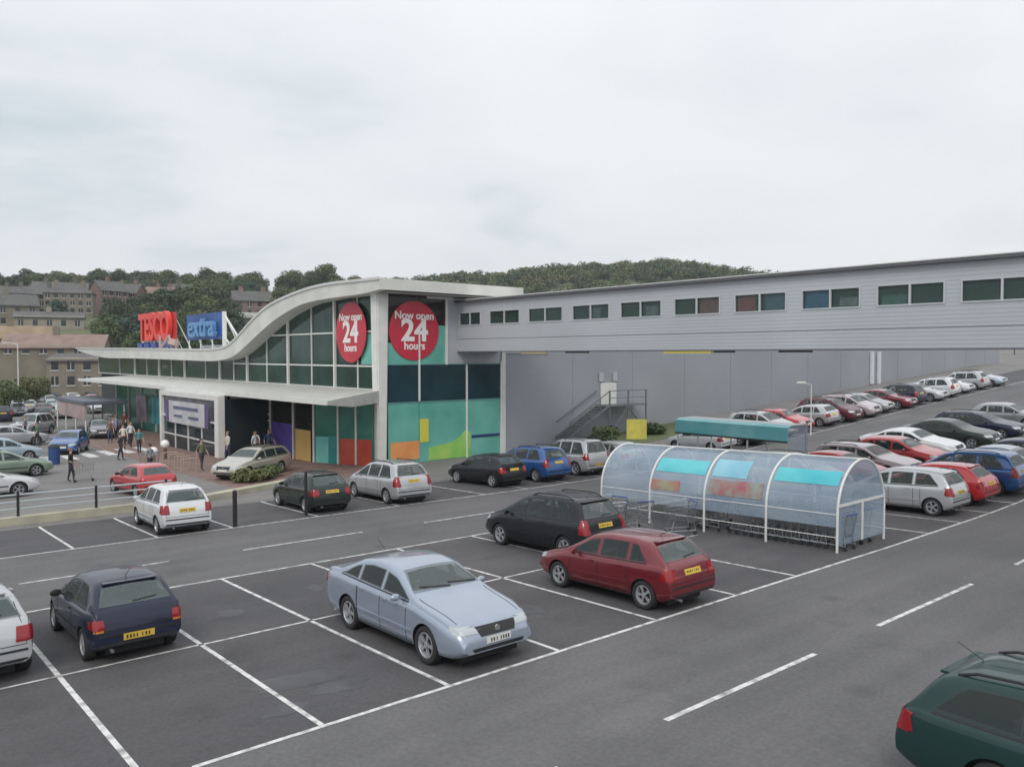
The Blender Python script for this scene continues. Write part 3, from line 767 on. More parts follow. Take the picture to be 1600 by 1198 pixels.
TYPES = {
 'saloon': dict(L=4.77, W=1.82, top=[(0, .50), (.05, .66), (.2, .76), (.6, .87), (1.15, .965), (1.32, 1.0), (2.05, 1.37), (2.5, 1.45), (2.95, 1.46), (3.4, 1.40), (4.08, 1.12), (4.5, 1.09), (4.70, 1.03), (4.77, .80)],
    belt=[(0, .46), (.1, .63), (.6, .80), (1.3, .92), (4.1, 1.03), (4.65, .97), (4.77, .75)], wx=(.93, 3.64), wr=.325, pil=[1.5, 2.42, 3.28, 3.95], rail=False, rgl=(1.14, 1.38), fl=(.62, .74, .40, .80), tl=(.78, .96, .45, .84), rim='alloy', kf=.2, kr=.14),
 'hatch3': dict(L=3.68, W=1.60, top=[(0, .48), (.05, .62), (.15, .69), (.5, .78), (.98, .89), (1.62, 1.28), (2.0, 1.355), (2.6, 1.37), (3.02, 1.33), (3.15, 1.29), (3.52, .95), (3.62, .90), (3.68, .66)],
    belt=[(0, .44), (.1, .58), (.95, .82), (3.5, .90), (3.62, .84), (3.68, .62)], wx=(.66, 3.02), wr=.28, pil=[1.12, 2.28, 3.12], rail=False, rgl=(.98, 1.25), fl=(.55, .68, .38, .72), tl=(.64, .80, .56, .745), rim='cap', kf=.16, kr=.09),
 'hatch5': dict(L=4.05, W=1.70, top=[(0, .5), (.05, .64), (.15, .72), (.5, .83), (1.0, .94), (1.75, 1.35), (2.2, 1.42), (2.9, 1.43), (3.35, 1.39), (3.5, 1.34), (3.88, .99), (3.98, .93), (4.05, .68)],
    belt=[(0, .46), (.1, .62), (1., .87), (3.85, .95), (3.98, .88), (4.05, .64)], wx=(.80, 3.36), wr=.30, pil=[1.18, 2.05, 2.9, 3.42], rail=False, rgl=(1.03, 1.31), fl=(.58, .71, .38, .75), tl=(.66, .90, .52, .79), rim='alloy', kf=.18, kr=.11),
 'mpv': dict(L=4.35, W=1.77, top=[(0, .55), (.05, .72), (.15, .80), (.45, .92), (.88, 1.04), (1.7, 1.50), (2.2, 1.60), (3.2, 1.62), (3.8, 1.57), (3.95, 1.50), (4.2, 1.08), (4.29, 1.0), (4.35, .72)],
    belt=[(0, .52), (.1, .68), (.85, .95), (4.15, 1.03), (4.27, .95), (4.35, .68)], wx=(.84, 3.56), wr=.31, pil=[1.05, 1.98, 2.92, 3.86], rail=True, rgl=(1.12, 1.46), fl=(.66, .80, .38, .78), tl=(.72, 1.10, .62, .85), rim='alloy', kf=.18, kr=.09),
 'tall': dict(L=3.88, W=1.68, top=[(0, .55), (.05, .70), (.15, .78), (.4, .88), (.72, .98), (1.5, 1.44), (2.0, 1.52), (2.9, 1.52), (3.42, 1.46), (3.55, 1.40), (3.76, 1.02), (3.83, .95), (3.88, .70)],
    belt=[(0, .50), (.1, .66), (.72, .92), (3.7, 1.0), (3.82, .92), (3.88, .66)], wx=(.74, 3.24), wr=.30, pil=[.92, 1.78, 2.62, 3.44], rail=False, rgl=(1.06, 1.37), fl=(.64, .82, .36, .74), tl=(.70, .98, .56, .80), rim='alloy', kf=.18, kr=.09),
 'estate': dict(L=4.66, W=1.76, top=[(0, .5), (.05, .64), (.15, .71), (.6, .83), (1.22, .93), (2.0, 1.34), (2.4, 1.42), (3.4, 1.44), (4.05, 1.41), (4.22, 1.35), (4.50, .98), (4.60, .92), (4.66, .66)],
    belt=[(0, .46), (.1, .61), (1.2, .87), (4.45, .95), (4.58, .88), (4.66, .62)], wx=(.88, 3.54), wr=.31, pil=[1.40, 2.36, 3.24, 4.22], rail=True, rgl=(1.03, 1.30), fl=(.58, .70, .38, .78), tl=(.66, .90, .56, .84), rim='alloy', kf=.18, kr=.10),
 'jeep': dict(L=4.15, W=1.76, top=[(0, .66), (.05, .90), (.12, .96), (.5, 1.0), (1.15, 1.06), (1.62, 1.62), (1.95, 1.74), (2.8, 1.76), (3.75, 1.74), (3.88, 1.66), (4.05, 1.10), (4.12, 1.02), (4.15, .70)],
    belt=[(0, .62), (.1, .86), (1.15, 1.0), (4.05, 1.05), (4.12, .98), (4.15, .66)], wx=(.78, 3.32), wr=.35, pil=[1.25, 2.1, 2.95, 3.86], rail=True, rgl=(1.14, 1.60), fl=(.72, .90, .50, .80), tl=(.80, 1.12, .66, .86), rim='alloy', kf=.07, kr=.05),
}

def build_car(tn, near=True):
    T = TYPES[tn]; L, W = T['L'], T['W']; hw = W / 2
    top = smooth_fn(T['top'], .05); belt = smooth_fn(T['belt'], .05)
    def zb(x):
        e = min(x, L - x); return .20 + (.12 * (1 - e / .45) ** 2 if e < .45 else 0)
    def plan(x):
        v = 1.0
        d = x
        if d < .75: v -= T['kf'] * (1 - d / .75) ** 2.2
        d = L - x
        if d < .6: v -= T['kr'] * (1 - d / .6) ** 2.2
        return v
    def sec(x):
        w = hw * plan(x); zB = belt(x); zT = max(top(x), zB + .006); z0 = zb(x); g = zT - zB
        s = min(1, g / .25)
        wr = w * (.93 - .015 * s) - .40 * max(0, g - .03) * .92
        H = zB - z0
        wl = [(0, z0), (w * .86, z0), (w * .955, z0 + .05), (w * .985, z0 + .16 * H / .6), (w * .998, z0 + .40 * H), (w, z0 + .55 * H), (w * .995, z0 + .72 * H), (w * .985, z0 + .86 * H), (w * .965, zB - .02), (w * .94, zB)]
        w7 = w * .935
        up = []
        for t in (.12, .4, .7, .9):
            zz = zB + (g - .05 * s) * t; yy = w7 + (wr - w7) * (t + .10 * t * (1 - t) * -1)
            up.append((yy, zz))
        up += [(wr - .012 * s, zT - .045 * s), (wr - .05 * s, zT - .018 * s), (wr - .13 * (s * .5 + .5), zT - .004), (wr * .55, zT + .012), (0, zT + .018)]
        return wl + up
    xs = sorted(set([0, .015, .04, .08, .14, .22, .32, .45, .6] + [round(.75 + .12 * i, 3) for i in range(int((L - 1.4) / .12) + 1)] + [L - .5, L - .38, L - .28, L - .2, L - .13, L - .08, L - .04, L - .015, L]))
    xs = [x for i, x in enumerate(xs) if i == 0 or x - xs[i - 1] > .008]
    bm = bmesh.new(); rings = []
    for x in xs:
        s = sec(x); Y = L / 2 - x
        pts = [(p[0], Y, p[1]) for p in s] + [(-p[0], Y, p[1]) for p in s[-2:0:-1]]
        rings.append([bm.verts.new(p) for p in pts])
    n = len(rings[0])
    for i in range(len(rings) - 1):
        for j in range(n):
            bm.faces.new((rings[i][j], rings[i][(j + 1) % n], rings[i + 1][(j + 1) % n], rings[i + 1][j]))
    bm.faces.new(rings[0][::-1]); bm.faces.new(rings[-1])
    bmesh.ops.recalc_face_normals(bm, faces=bm.faces)
    bvh = BVHTree.FromBMesh(bm)
    me = bpy.data.meshes.new('body'); bm.to_mesh(me); bm.free()
    me.materials.append(PAINT); me.materials.append(DARKIN)
    body = bpy.data.objects.new('body', me); COL.objects.link(body)
    # cut the wheel arches
    cb = bmesh.new()
    for wx in T['wx']:
        for sgn in (1, -1):
            y0 = L / 2 - wx; r = T['wr'] + .055
            pts = [(y0 + r * math.cos(2 * math.pi * k / 28), T['wr'] - .005 + r * math.sin(2 * math.pi * k / 28)) for k in range(28)]
            prism(cb, pts, 'x', sgn * (hw - .27), sgn * (hw + .2), 1)
    # hollow cabin
    pil = T['pil']; roofz_ = max(p[1] for p in T['top'])
    cxs = [pil[0] + .10 + (pil[-1] + .16 - pil[0] - .10) * i / 12 for i in range(13)]
    rg = []
    for x in cxs:
        q = sec(x); zt = top(x) - .055; zB = belt(x); w7 = q[9][0] - .055; wt = max(.1, q[13][0] - .06)
        zt = max(zt, zB + .02); fl_ = zB - .48
        rg.append([cb.verts.new((sx, L / 2 - x, z)) for sx, z in ((-w7, fl_), (-w7, zB), (-wt, zt), (wt, zt), (w7, zB), (w7, fl_))])
    for a_, b_ in zip(rg, rg[1:]):
        for i in range(6): cb.faces.new((a_[i], a_[(i + 1) % 6], b_[(i + 1) % 6], b_[i])).material_index = 1
    cb.faces.new(rg[0][::-1]).material_index = 1; cb.faces.new(rg[-1]).material_index = 1
    # window openings, a little smaller than the panes
    side_out = []
    for k in range(len(pil) - 1):
        x0, x1 = pil[k] + (.0 if k == 0 else .035), pil[k + 1] - (.035 if k < len(pil) - 2 else 0)
        bot, tp = [], []
        for i in range(9):
            x = x0 + .03 + (x1 - x0 - .06) * i / 8
            zB = belt(x) + .045; zt = max(zB + .008, top(x) - .105)
            if k == len(pil) - 2: zt = min(zt, zB + (x1 - x) / .34 * (zt - zB) + .02) if x > x1 - .34 else zt
            bot.append((L / 2 - x, zB + .015)); tp.append((L / 2 - x, max(zt - .015, zB + .018)))
        for sgn in (1, -1): prism(cb, bot + tp[::-1], 'x', sgn * (hw - .42), sgn * (hw + .3), 1)
    def arc0(w, z, bow, n=9): return [(-w + 2 * w * i / (n - 1), z + bow * (1 - (2 * i / (n - 1) - 1) ** 2)) for i in range(n)]
    xc_ = pil[0] - .08; zc_ = top(xc_) + .03; zr_ = roofz_ - .075
    prism(cb, arc0(hw * .78, zc_ + .03, .01) + arc0(hw * .60, zr_ - .045, .025)[::-1], 'y', L / 2 - pil[0] - .95, L / 2 + .4, 1)
    prism(cb, arc0(hw * .73, T['rgl'][0] + .02, 0) + arc0(hw * .59, T['rgl'][1] - .02, .02)[::-1], 'y', L / 2 - pil[-1] + .35, -L / 2 - .4, 1)
    bmesh.ops.recalc_face_normals(cb, faces=cb.faces)
    cm = bpy.data.meshes.new('cutter'); cb.to_mesh(cm); cb.free(); cm.materials.append(PAINT); cm.materials.append(DARKIN)
    co = bpy.data.objects.new('cutter', cm); COL.objects.link(co)
    md = body.modifiers.new('b', 'BOOLEAN'); md.operation = 'DIFFERENCE'; md.object = co; md.solver = 'EXACT'; md.use_self = True
    try: md.material_mode = 'TRANSFER'
    except Exception: pass
    dg = bpy.context.evaluated_depsgraph_get()
    me2 = bpy.data.meshes.new_from_object(body.evaluated_get(dg))
    bpy.data.objects.remove(co); bpy.data.objects.remove(body)
    me2.name = 'body'
    for p in me2.polygons: p.use_smooth = True
    me2.set_sharp_from_angle(angle=R(52))
    root = bpy.data.objects.new('parked_car', None); COL.objects.link(root)
    body = link('body', me2, root)

    def hit(axis, u, v, side):
        if axis == 'side': o, d = Vector((3 * side, u, v)), Vector((-side, 0, 0))
        elif axis == 'front': o, d = Vector((u, 5, v)), Vector((0, -1, 0))
        elif axis == 'rear': o, d = Vector((u, -5, v)), Vector((0, 1, 0))
        else: o, d = Vector((u, v, 4)), Vector((0, 0, -1))
        h, nn, _, _ = bvh.ray_cast(o, d)
        if h is None: return None
        return h, nn
    def patch(name, bot, topp, axis, side, m, nu=10, nv=5, off=.006, parent=None):
        """a thin skin laid on the body between two outlines, with its own edge thickness"""
        def at(P, t):
            k = t * (len(P) - 1); i = min(int(k), len(P) - 2); f = k - i
            return (P[i][0] + (P[i + 1][0] - P[i][0]) * f, P[i][1] + (P[i + 1][1] - P[i][1]) * f)
        b = bmesh.new(); grid = []
        for i in range(nu + 1):
            row = []
            p, q = at(bot, i / nu), at(topp, i / nu)
            for j in range(nv + 1):
                t = j / nv; u = p[0] + (q[0] - p[0]) * t; v = p[1] + (q[1] - p[1]) * t
                h = hit(axis, u, v, side)
                if h is None: row.append(None); continue
                row.append((h[0] + h[1] * off, h[0] - h[1] * .004))
            grid.append(row)
        vo = [[None if g is None else b.verts.new(g[0]) for g in row] for row in grid]
        vi = [[None if g is None else (b.verts.new(g[1]) if (i in (0, nu) or j in (0, nv)) else None) for j, g in enumerate(row)] for i, row in enumerate(grid)]
        def F(*v):
            if all(v):
                try: b.faces.new(v)
                except ValueError: pass
        for i in range(nu):
            for j in range(nv): F(vo[i][j], vo[i + 1][j], vo[i + 1][j + 1], vo[i][j + 1])
            for j in (0, nv): F(vo[i][j], vo[i + 1][j], vi[i + 1][j], vi[i][j])
        for j in range(nv):
            for i in (0, nu): F(vo[i][j], vo[i][j + 1], vi[i][j + 1], vi[i][j])
        if not b.faces: b.free(); return None
        loose = [v for v in b.verts if not v.link_faces]
        for v in loose: b.verts.remove(v)
        return obj(name, b, m, parent or root, smooth=50)
    # glass
    pil = T['pil']
    for s in (1, -1):
        for k in range(len(pil) - 1):
            x0, x1 = pil[k] + (.0 if k == 0 else .035), pil[k + 1] - (.035 if k < len(pil) - 2 else 0)
            bot, tp = [], []
            N = 12
            for i in range(N + 1):
                x = x0 + (x1 - x0) * i / N
                zB = belt(x) + .045; zt = max(zB + .008, top(x) - .105)
                if k == len(pil) - 2: zt = min(zt, zB + (x1 - x) / .34 * (zt - zB) * 1.0 + .02) if x > x1 - .34 else zt
                bot.append((L / 2 - x, zB)); tp.append((L / 2 - x, zt))
            patch('side_window', bot, tp, 'side', s, CARGLS, 14, 5, .007)
        patch('window_seal', [(L / 2 - pil[0], belt(pil[0]) + .012), (L / 2 - pil[-1], belt(pil[-1]) + .012)], [(L / 2 - pil[0], belt(pil[0]) + .034), (L / 2 - pil[-1], belt(pil[-1]) + .034)], 'side', s, TRIM, 14, 1, .008)
    xc = T['pil'][0] - .08
    zc = top(xc) + .03
    roofz = max(p[1] for p in T['top'])
    zr = roofz - .075
    def arc(w, z, bow, n=9): return [(-w + 2 * w * i / (n - 1), z + bow * (1 - (2 * i / (n - 1) - 1) ** 2)) for i in range(n)]
    patch('windscreen', arc(hw * .80, zc, .01), arc(hw * .63, zr - .02, .025), 'front', 1, CARGL, 12, 6, .008)
    z0, z1 = T['rgl']
    patch('rear_window', arc(hw * .76, z0, .0), arc(hw * .62, z1, .02), 'rear', 1, CARGL, 12, 6, .008)
    # lamps
    a, b, c, d = T['fl']
    for s in (1, -1):
        patch('headlight', [(s * c, a + .01), (s * d, a + .02)], [(s * (c + .03), b - .03), (s * d * .99, b + .02)], 'front', 1, CLRL, 8, 4, .01)
        a2, b2, c2, d2 = T['tl']
        patch('tail_light', [(s * c2, a2), (s * d2, a2)], [(s * (c2 + .02), b2), (s * d2 * .985, b2)], 'rear', 1, REDL, 6, 5, .012)
        if near:
            # the lamp wraps round on to the flank
            xe = L - .055
            patch('tail_light', [(-(L / 2 - .10), a2 + .01), (-(L / 2 - .24), a2 + .03)], [(-(L / 2 - .13), b2 - .01), (-(L / 2 - .20), b2 - .02)], 'side', s, REDL, 6, 4, .011)
            if tn == 'hatch3': patch('indicator', [(s * c2 + s * .02, a2 - .045), (s * d2 * .98, a2 - .045)], [(s * c2 + s * .02, a2 - .008), (s * d2 * .98, a2 - .008)], 'rear', 1, AMB, 4, 1, .011)
            patch('headlight', [(L / 2 - .13, a + .03), (L / 2 - .30, a + .07)], [(L / 2 - .16, b + .0), (L / 2 - .33, b + .03)], 'side', s, CLRL, 6, 3, .010)
    patch('grille', arc(.36, a - .05, 0), arc(.43, b - .02, 0), 'front', 1, TRIM, 8, 2, .010)
    h = hit('front', 0, (a + b) / 2 - .03, 1)
    if h:
        bm = bmesh.new(); bar(bm, h[0] + Vector((0, .005, 0)), h[0] + Vector((0, .028, 0)), .055, 14); obj('badge', bm, CHR, root)
    patch('lower_intake', arc(.50, .31, 0), arc(.56, .40, 0), 'front', 1, TRIM, 8, 2, .008)
    patch('number_plate', [(-.26, .44), (.26, .44)], [(-.26, .55), (.26, .55)], 'front', 1, PLW, 6, 1, .014)
    zp = a2 - .14 if tn not in ('hatch5',) else a2 + .02
    zp = {'saloon': .80, 'hatch3': .40, 'hatch5': .74, 'mpv': .86, 'tall': .74, 'estate': .74, 'jeep': .50}[tn]
    patch('number_plate', [(-.26, zp), (.26, zp)], [(-.26, zp + .115), (.26, zp + .115)], 'rear', 1, PLY, 6, 1, .016)
    patch('rear_bumper_strip', arc(hw * .82, .50, 0), arc(hw * .82, .535, 0), 'rear', 1, TRIM, 10, 1, .010)
    patch('bumper_underside', arc(hw * .80, .33, 0), arc(hw * .82, .38, 0), 'rear', 1, TRIM, 10, 1, .009)
    bm = bmesh.new(); box(bm, -hw + .30, hw - .30, -L / 2 + .25, L / 2 - .25, .125, .235); obj('underbody_shade_box', bm, DARKIN, root)  # dark box added beneath the body to deepen the contact shadow
    SEAT = mat('seat_cloth', (.035, .035, .04), .9, noise=.2, nscale=9); DASH = mat('dashboard', (.02, .02, .022), .6)
    for (fx_, n_) in ((pil[0] + 1.15, 2), (pil[0] + 2.0, 2)):
        for sx in (1, -1):
            bm = bmesh.new(); y_ = L / 2 - fx_; zb_ = belt(fx_) - .30
            box(bm, sx * .36 - .22, sx * .36 + .22, y_ - .06, y_ + .06, zb_, zb_ + .46, bev=.04)
            box(bm, sx * .36 - .12, sx * .36 + .12, y_ - .05, y_ + .04, zb_ + .48, zb_ + .64, bev=.03)
            obj('seat', bm, SEAT, root)
    bm = bmesh.new(); box(bm, -hw * .76, hw * .76, L / 2 - pil[0] - .55, L / 2 - pil[0] - .14, belt(pil[0]) - .25, belt(pil[0]) - .02, bev=.03); obj('dashboard', bm, DASH, root)
    bm = bmesh.new(); c_ = Vector((.36, L / 2 - pil[0] - .66, belt(pil[0]) + .02))
    pts = [c_ + Vector((.18 * math.cos(i * math.pi / 8), -.06 * math.sin(i * math.pi / 8), .17 * math.sin(i * math.pi / 8))) for i in range(17)]
    tube(bm, pts, .013, 5); obj('steering_wheel', bm, DASH, root)
    # number plate characters, too small to read
    for axis, zz, d_ in (('front', .495, 1), ('rear', zp + .057, -1)):
        h = hit(axis, 0, zz, 1)
        if h:
            bm = bmesh.new(); rc = random.Random(len(tn))
            x_ = -.215
            for k in range(7):
                if k == 4: x_ += .035
                y0 = h[0].y + d_ * .017
                hh = hit(axis, x_ + .02, zz, 1) or h
                y0 = hh[0].y + d_ * .021
                box(bm, x_, x_ + rc.uniform(.016, .030), y0 - .0015, y0 + .0015, zz - .030, zz + .030); x_ += .056
            obj('plate_characters', bm, TRIM, root)
    # rub strips, door gaps, handles
    for s in (1, -1):
        x0, x1 = T['wx'][0] + T['wr'] + .1, T['wx'][1] - T['wr'] - .1
        patch('rub_strip', [(L / 2 - x0, .47), (L / 2 - x1, .49)], [(L / 2 - x0, .515), (L / 2 - x1, .535)], 'side', s, TRIM if tn in ('hatch3', 'estate', 'jeep') else PAINT, 10, 1, .016)
        patch('sill', [(L / 2 - x0, .225), (L / 2 - x1, .225)], [(L / 2 - x0, .285), (L / 2 - x1, .285)], 'side', s, TRIM, 10, 1, .010)
        if near:
            gaps = [pil[0] + .02] + pil[1:-1] + ([T['wx'][1] - .38 if tn != 'hatch3' else None])
            for gx in gaps:
                if gx is None: continue
                y = L / 2 - gx
                patch('door_gap', [(y - .007, .30), (y + .007, .30)], [(y - .007, belt(gx) - .0), (y + .007, belt(gx) - .0)], 'side', s, DARKIN, 1, 8, .003)
            for gx in pil[1:-1]:
                bm = bmesh.new(); h = hit('side', L / 2 - gx + .19, belt(gx) - .10, s)
                if h:
                    p = h[0]; box(bm, p.x - .02, p.x + .02, p.y - .08, p.y + .08, p.z - .016, p.z + .016, bev=.008)
                    obj('door_handle', bm, PAINT if tn != 'hatch3' else TRIM, root)
        # mirror
        bm = bmesh.new(); xm = pil[0] + .24
        bmesh.ops.create_uvsphere(bm, u_segments=12, v_segments=8, radius=1)
        for v in bm.verts:
            v.co.x *= .105; v.co.y *= .055; v.co.z *= .068
            if v.co.y < 0: v.co.y *= .35
        bmesh.ops.translate(bm, vec=(s * (hw + .06), L / 2 - xm, belt(xm) + .07), verts=bm.verts)
        bar(bm, (s * (hw - .09), L / 2 - xm, belt(xm) + .03), (s * (hw + .03), L / 2 - xm, belt(xm) + .055), .018, 6)
        obj('side_mirror', bm, TRIM if tn in ('hatch3',) else PAINT, root, smooth=60)
    if near:
        # rear wiper, wipers, aerial, bonnet gap, tailgate gap
        hz = top(T['pil'][0] - .25)
        patch('bonnet_gap', [(hw * .72, L / 2 - .16), (hw * .78, L / 2 - T['pil'][0] + .16)], [(hw * .735, L / 2 - .16), (hw * .795, L / 2 - T['pil'][0] + .16)], 'top', 1, DARKIN, 8, 1, .002)
        patch('bonnet_gap', [(-hw * .72, L / 2 - .16), (-hw * .78, L / 2 - T['pil'][0] + .16)], [(-hw * .735, L / 2 - .16), (-hw * .795, L / 2 - T['pil'][0] + .16)], 'top', 1, DARKIN, 8, 1, .002)
        for s0 in (-.35, .25):
            patch('wiper', [(s0 - .30, zc + .01), (s0 + .30, zc + .05)], [(s0 - .30, zc + .022), (s0 + .30, zc + .062)], 'front', 1, TRIM, 6, 1, .022)
        if tn != 'saloon':
            patch('wiper', [(-.05, z0 + .02), (.36, z0 + .05)], [(-.05, z0 + .036), (.36, z0 + .062)], 'rear', 1, TRIM, 6, 1, .022)
            patch('tailgate_gap', [(-hw * .80, .60), (hw * .80, .60)], [(-hw * .80, .612), (hw * .80, .612)], 'rear', 1, DARKIN, 8, 1, .003)
            for s in (1, -1):
                patch('tailgate_gap', [(s * hw * .80, .60), (s * hw * .81, .60)], [(s * hw * .66, z1 + .01), (s * hw * .672, z1 + .01)], 'rear', 1, DARKIN, 1, 8, .003)
            # spoiler lip over the rear window
            bm = bmesh.new(); h = hit('rear', 0, z1 + .045, 1)
            if h: box(bm, -hw * .58, hw * .58, h[0].y - .05, h[0].y + .10, z1 + .045, z1 + .075, bev=.012); obj('spoiler', bm, PAINT, root)
        bm = bmesh.new(); bar(bm, (0, -L / 2 + (L - T['pil'][-1]) + .25, roofz), (0, -L / 2 + (L - T['pil'][-1]) - .05, roofz + .16), (.007, .004), 5)
        obj('aerial', bm, TRIM, root)
        bm = bmesh.new(); bar(bm, (-.45, -L / 2 + .12, .26), (-.45, -L / 2 - .03, .25), .03, 8); obj('exhaust', bm, GREYM, root)
    if T['rail']:
        for s in (1, -1):
            bm = bmesh.new(); pts = []
            xa, xb = T['pil'][0] + .95, T['pil'][-1] - .2
            for i in range(9):
                x = xa + (xb - xa) * i / 8; h = hit('top', s * (sec(x)[13][0] - .09), L / 2 - x, 1)
                if h: pts.append(h[0] + Vector((0, 0, .05 if 0 < i < 8 else .005)))
            tube(bm, pts, .018, 6); obj('roof_rail', bm, TRIM, root, smooth=50)
    # wheels
    r = T['wr']
    def lathe(bm, prof, n, sgn, mi=0):
        rg = [[bm.verts.new((sgn * x, rr * math.cos(2 * math.pi * k / n), rr * math.sin(2 * math.pi * k / n))) for k in range(n)] for x, rr in prof]
        for i in range(len(rg) - 1):
            for k in range(n): bm.faces.new((rg[i][k], rg[i][(k + 1) % n], rg[i + 1][(k + 1) % n], rg[i + 1][k])).material_index = mi
        return rg
    for wx in T['wx']:
        for s in (1, -1):
            hub = Vector((s * (hw - .115), L / 2 - wx, r))
            bm = bmesh.new()
            rr = r * .69
            lathe(bm, [(-.09, rr), (-.095, r * .93), (-.075, r), (.075, r), (.098, r * .95), (.105, r * .80), (.085, rr), (.02, rr * .97), (-.09, rr)], 28, s)
            wl = obj('wheel', bm, TYRE, root, smooth=35)
            wl.location = hub
            bm = bmesh.new()
            lathe(bm, [(.02, rr * .985), (.088, rr * .99), (.092, rr * .93), (.055, rr * .86), (.02, rr * .8)], 28, s)
            dk = lathe(bm, [(.02, rr * .82), (.018, .01)], 14, s, 1)
            ns = 5 if T['rim'] == 'alloy' else 9
            for k in range(ns):
                an = 2 * math.pi * k / ns
                da = (.20 if ns == 5 else .20)
                pts = []
                for rad, dd, xx in ((.04, da * 2.0, .075), (rr * .90, da * (1.0 if ns == 5 else .8), .078)):
                    pts.append([(s * xx, rad * math.cos(an + q), rad * math.sin(an + q)) for q in (-dd, dd)])
                v = [bm.verts.new(p) for p in (pts[0][0], pts[0][1], pts[1][1], pts[1][0])]
                v2 = [bm.verts.new((p[0] - s * .03, p[1], p[2])) for p in (pts[0][0], pts[0][1], pts[1][1], pts[1][0])]
                bm.faces.new(v)
                for q in range(4): bm.faces.new((v[q], v[(q + 1) % 4], v2[(q + 1) % 4], v2[q]))
            lathe(bm, [(.03, .055), (.085, .05), (.09, .002)], 12, s)
            obj('rim', bm, [RIM if T['rim'] == 'alloy' else CAP, DARKIN], wl, smooth=35)
    return root

PROTO = {}
DETAIL_ONLY = {'door_gap', 'door_handle', 'plate_characters', 'steering_wheel', 'bonnet_gap', 'tailgate_gap', 'wiper', 'aerial', 'exhaust', 'indicator', 'spoiler'}
def base(o): return o.name.split('.')[0]
KIDS = {}
def collect(tn):
    root = PROTO[tn]
    KIDS[tn] = [(c, list(c.children)) for c in root.children]
def recolor(o, m, pl=None):
    for s in o.material_slots:
        if s.material == PAINT:
            s.link = 'OBJECT'; s.material = m
used_proto = set()
def car(tn, colour, a, b, heading, label, group='cars parked in the bays', near=False, name='parked_car', dz=0.0):
    """heading in degrees: 90 noses towards +b (away), -90 noses towards the camera's side"""
    if tn not in PROTO:
        PROTO[tn] = build_car(tn); bpy.context.view_layer.update(); collect(tn)
    src = PROTO[tn]
    if tn in used_proto:
        r_ = src.copy(); COL.objects.link(r_)
        kids = []
        for c, gs in KIDS[tn]:
            if not near and base(c) in DETAIL_ONLY: continue
            d = c.copy(); COL.objects.link(d); d.parent = r_; kids.append(d)
            for g_ in gs:
                e_ = g_.copy(); COL.objects.link(e_); e_.parent = d; kids.append(e_)
    else:
        r_ = src; used_proto.add(tn); kids = [c for c, _ in KIDS[tn]] + [g_ for _, gs in KIDS[tn] for g_ in gs]
    for k in kids:
        # lock material links so that the shared mesh keeps its own slots
        for s in k.material_slots:
            if s.link == 'DATA' and s.material == PAINT:
                s.link = 'OBJECT'; s.material = colour
            elif s.link == 'OBJECT': s.material = colour
    hd = R(heading); fx, fy = math.cos(hd), math.sin(hd)
    z = gz(a, b)
    L = TYPES[tn]['L'] * .28; Wd = .7
    pitch = math.atan2(gz(a + fx * L, b + fy * L) - gz(a - fx * L, b - fy * L), 2 * L)
    roll = math.atan2(gz(a + fy * Wd, b - fx * Wd) - gz(a - fy * Wd, b + fx * Wd), 2 * Wd)
    zm = (gz(a + fx * L, b + fy * L) + gz(a - fx * L, b - fy * L)) / 2
    r_.location = (a, b, zm + .010 + dz)
    r_.rotation_euler = (Matrix.Rotation(hd - R(90), 3, 'Z') @ Matrix.Rotation(pitch, 3, 'X') @ Matrix.Rotation(-roll, 3, 'Y')).to_euler()
    tag(r_, label, 'car', group)
    return r_

SILVB = paint('silver_blue', (0.305, 0.35, 0.43))
SILV = paint('silver', (0.44, 0.45, 0.46))
SILVD = paint('grey_silver', (0.27, 0.28, 0.29))
WHT = paint('white', (0.62, 0.63, 0.64), 0.0)
DRED = paint('dark_red', (0.17, 0.012, 0.02))
RED = paint('bright_red', (0.42, 0.018, 0.022), 0.0)
MAR = paint('maroon', (0.10, 0.018, 0.03))
BLK = paint('black', (0.012, 0.013, 0.016))
NAVY = paint('navy', (0.014, 0.019, 0.040))
BLUE = paint('mid_blue', (0.025, 0.10, 0.30))
GRN = paint('dark_green', (0.012, 0.038, 0.037))
DKGR = paint('black_green', (0.018, 0.028, 0.024))
PALEG = paint('pale_green', (0.25, 0.32, 0.25))
GREY = paint('slate_grey', (0.10, 0.11, 0.125))
PALEB = paint('pale_blue', (0.33, 0.42, 0.47))
PINKS = paint('pinkish_silver', (0.45, 0.37, 0.38))
GOLD = paint('champagne', (0.42, 0.40, 0.34))

# foreground cars
car('saloon', SILVB, 5.77, 2.53, -90.5, 'pale silver blue saloon facing the camera in the near bays', near=True)
car('hatch5', DRED, 10.95, 2.02, 90, 'dark red five door hatchback parked nose in beside the painted line, tail to the camera', near=True)
car('mpv', BLK, 13.12, 6.66, 90, 'black people carrier with red tail lamps just behind the dark red hatchback', near=True)
car('hatch3', NAVY, 1.27, 6.62, 90, 'small navy blue hatchback with a yellow plate in the left bays', near=True)
car('hatch5', SILV, -1.18, 7.02, 92, 'silver hatchback cut off by the left edge, only its tail showing', near=True)
car('estate', GRN, 7.46, -8.46, -92, 'dark green estate car with roof rails in the bottom right corner', near=True)
car('tall', WHT, 6.16, 18.45, 88, 'silver white tall hatchback with a black rear window by the low wall', near=True)
car('hatch5', DKGR, 11.65, 19.0, 88, 'black and dark green hatchback by the black post, left of the silver people carrier', near=True)
car('mpv', SILV, 15.05, 18.75, 88, 'silver people carrier parked below the white corner column', near=True)
car('hatch5', BLK, 20.95, 19.5, 92, 'black hatchback in front of the teal side glazing')
car('mpv', BLUE, 23.6, 19.4, 90, 'blue rounded people carrier beside the black hatchback by the teal glazing')
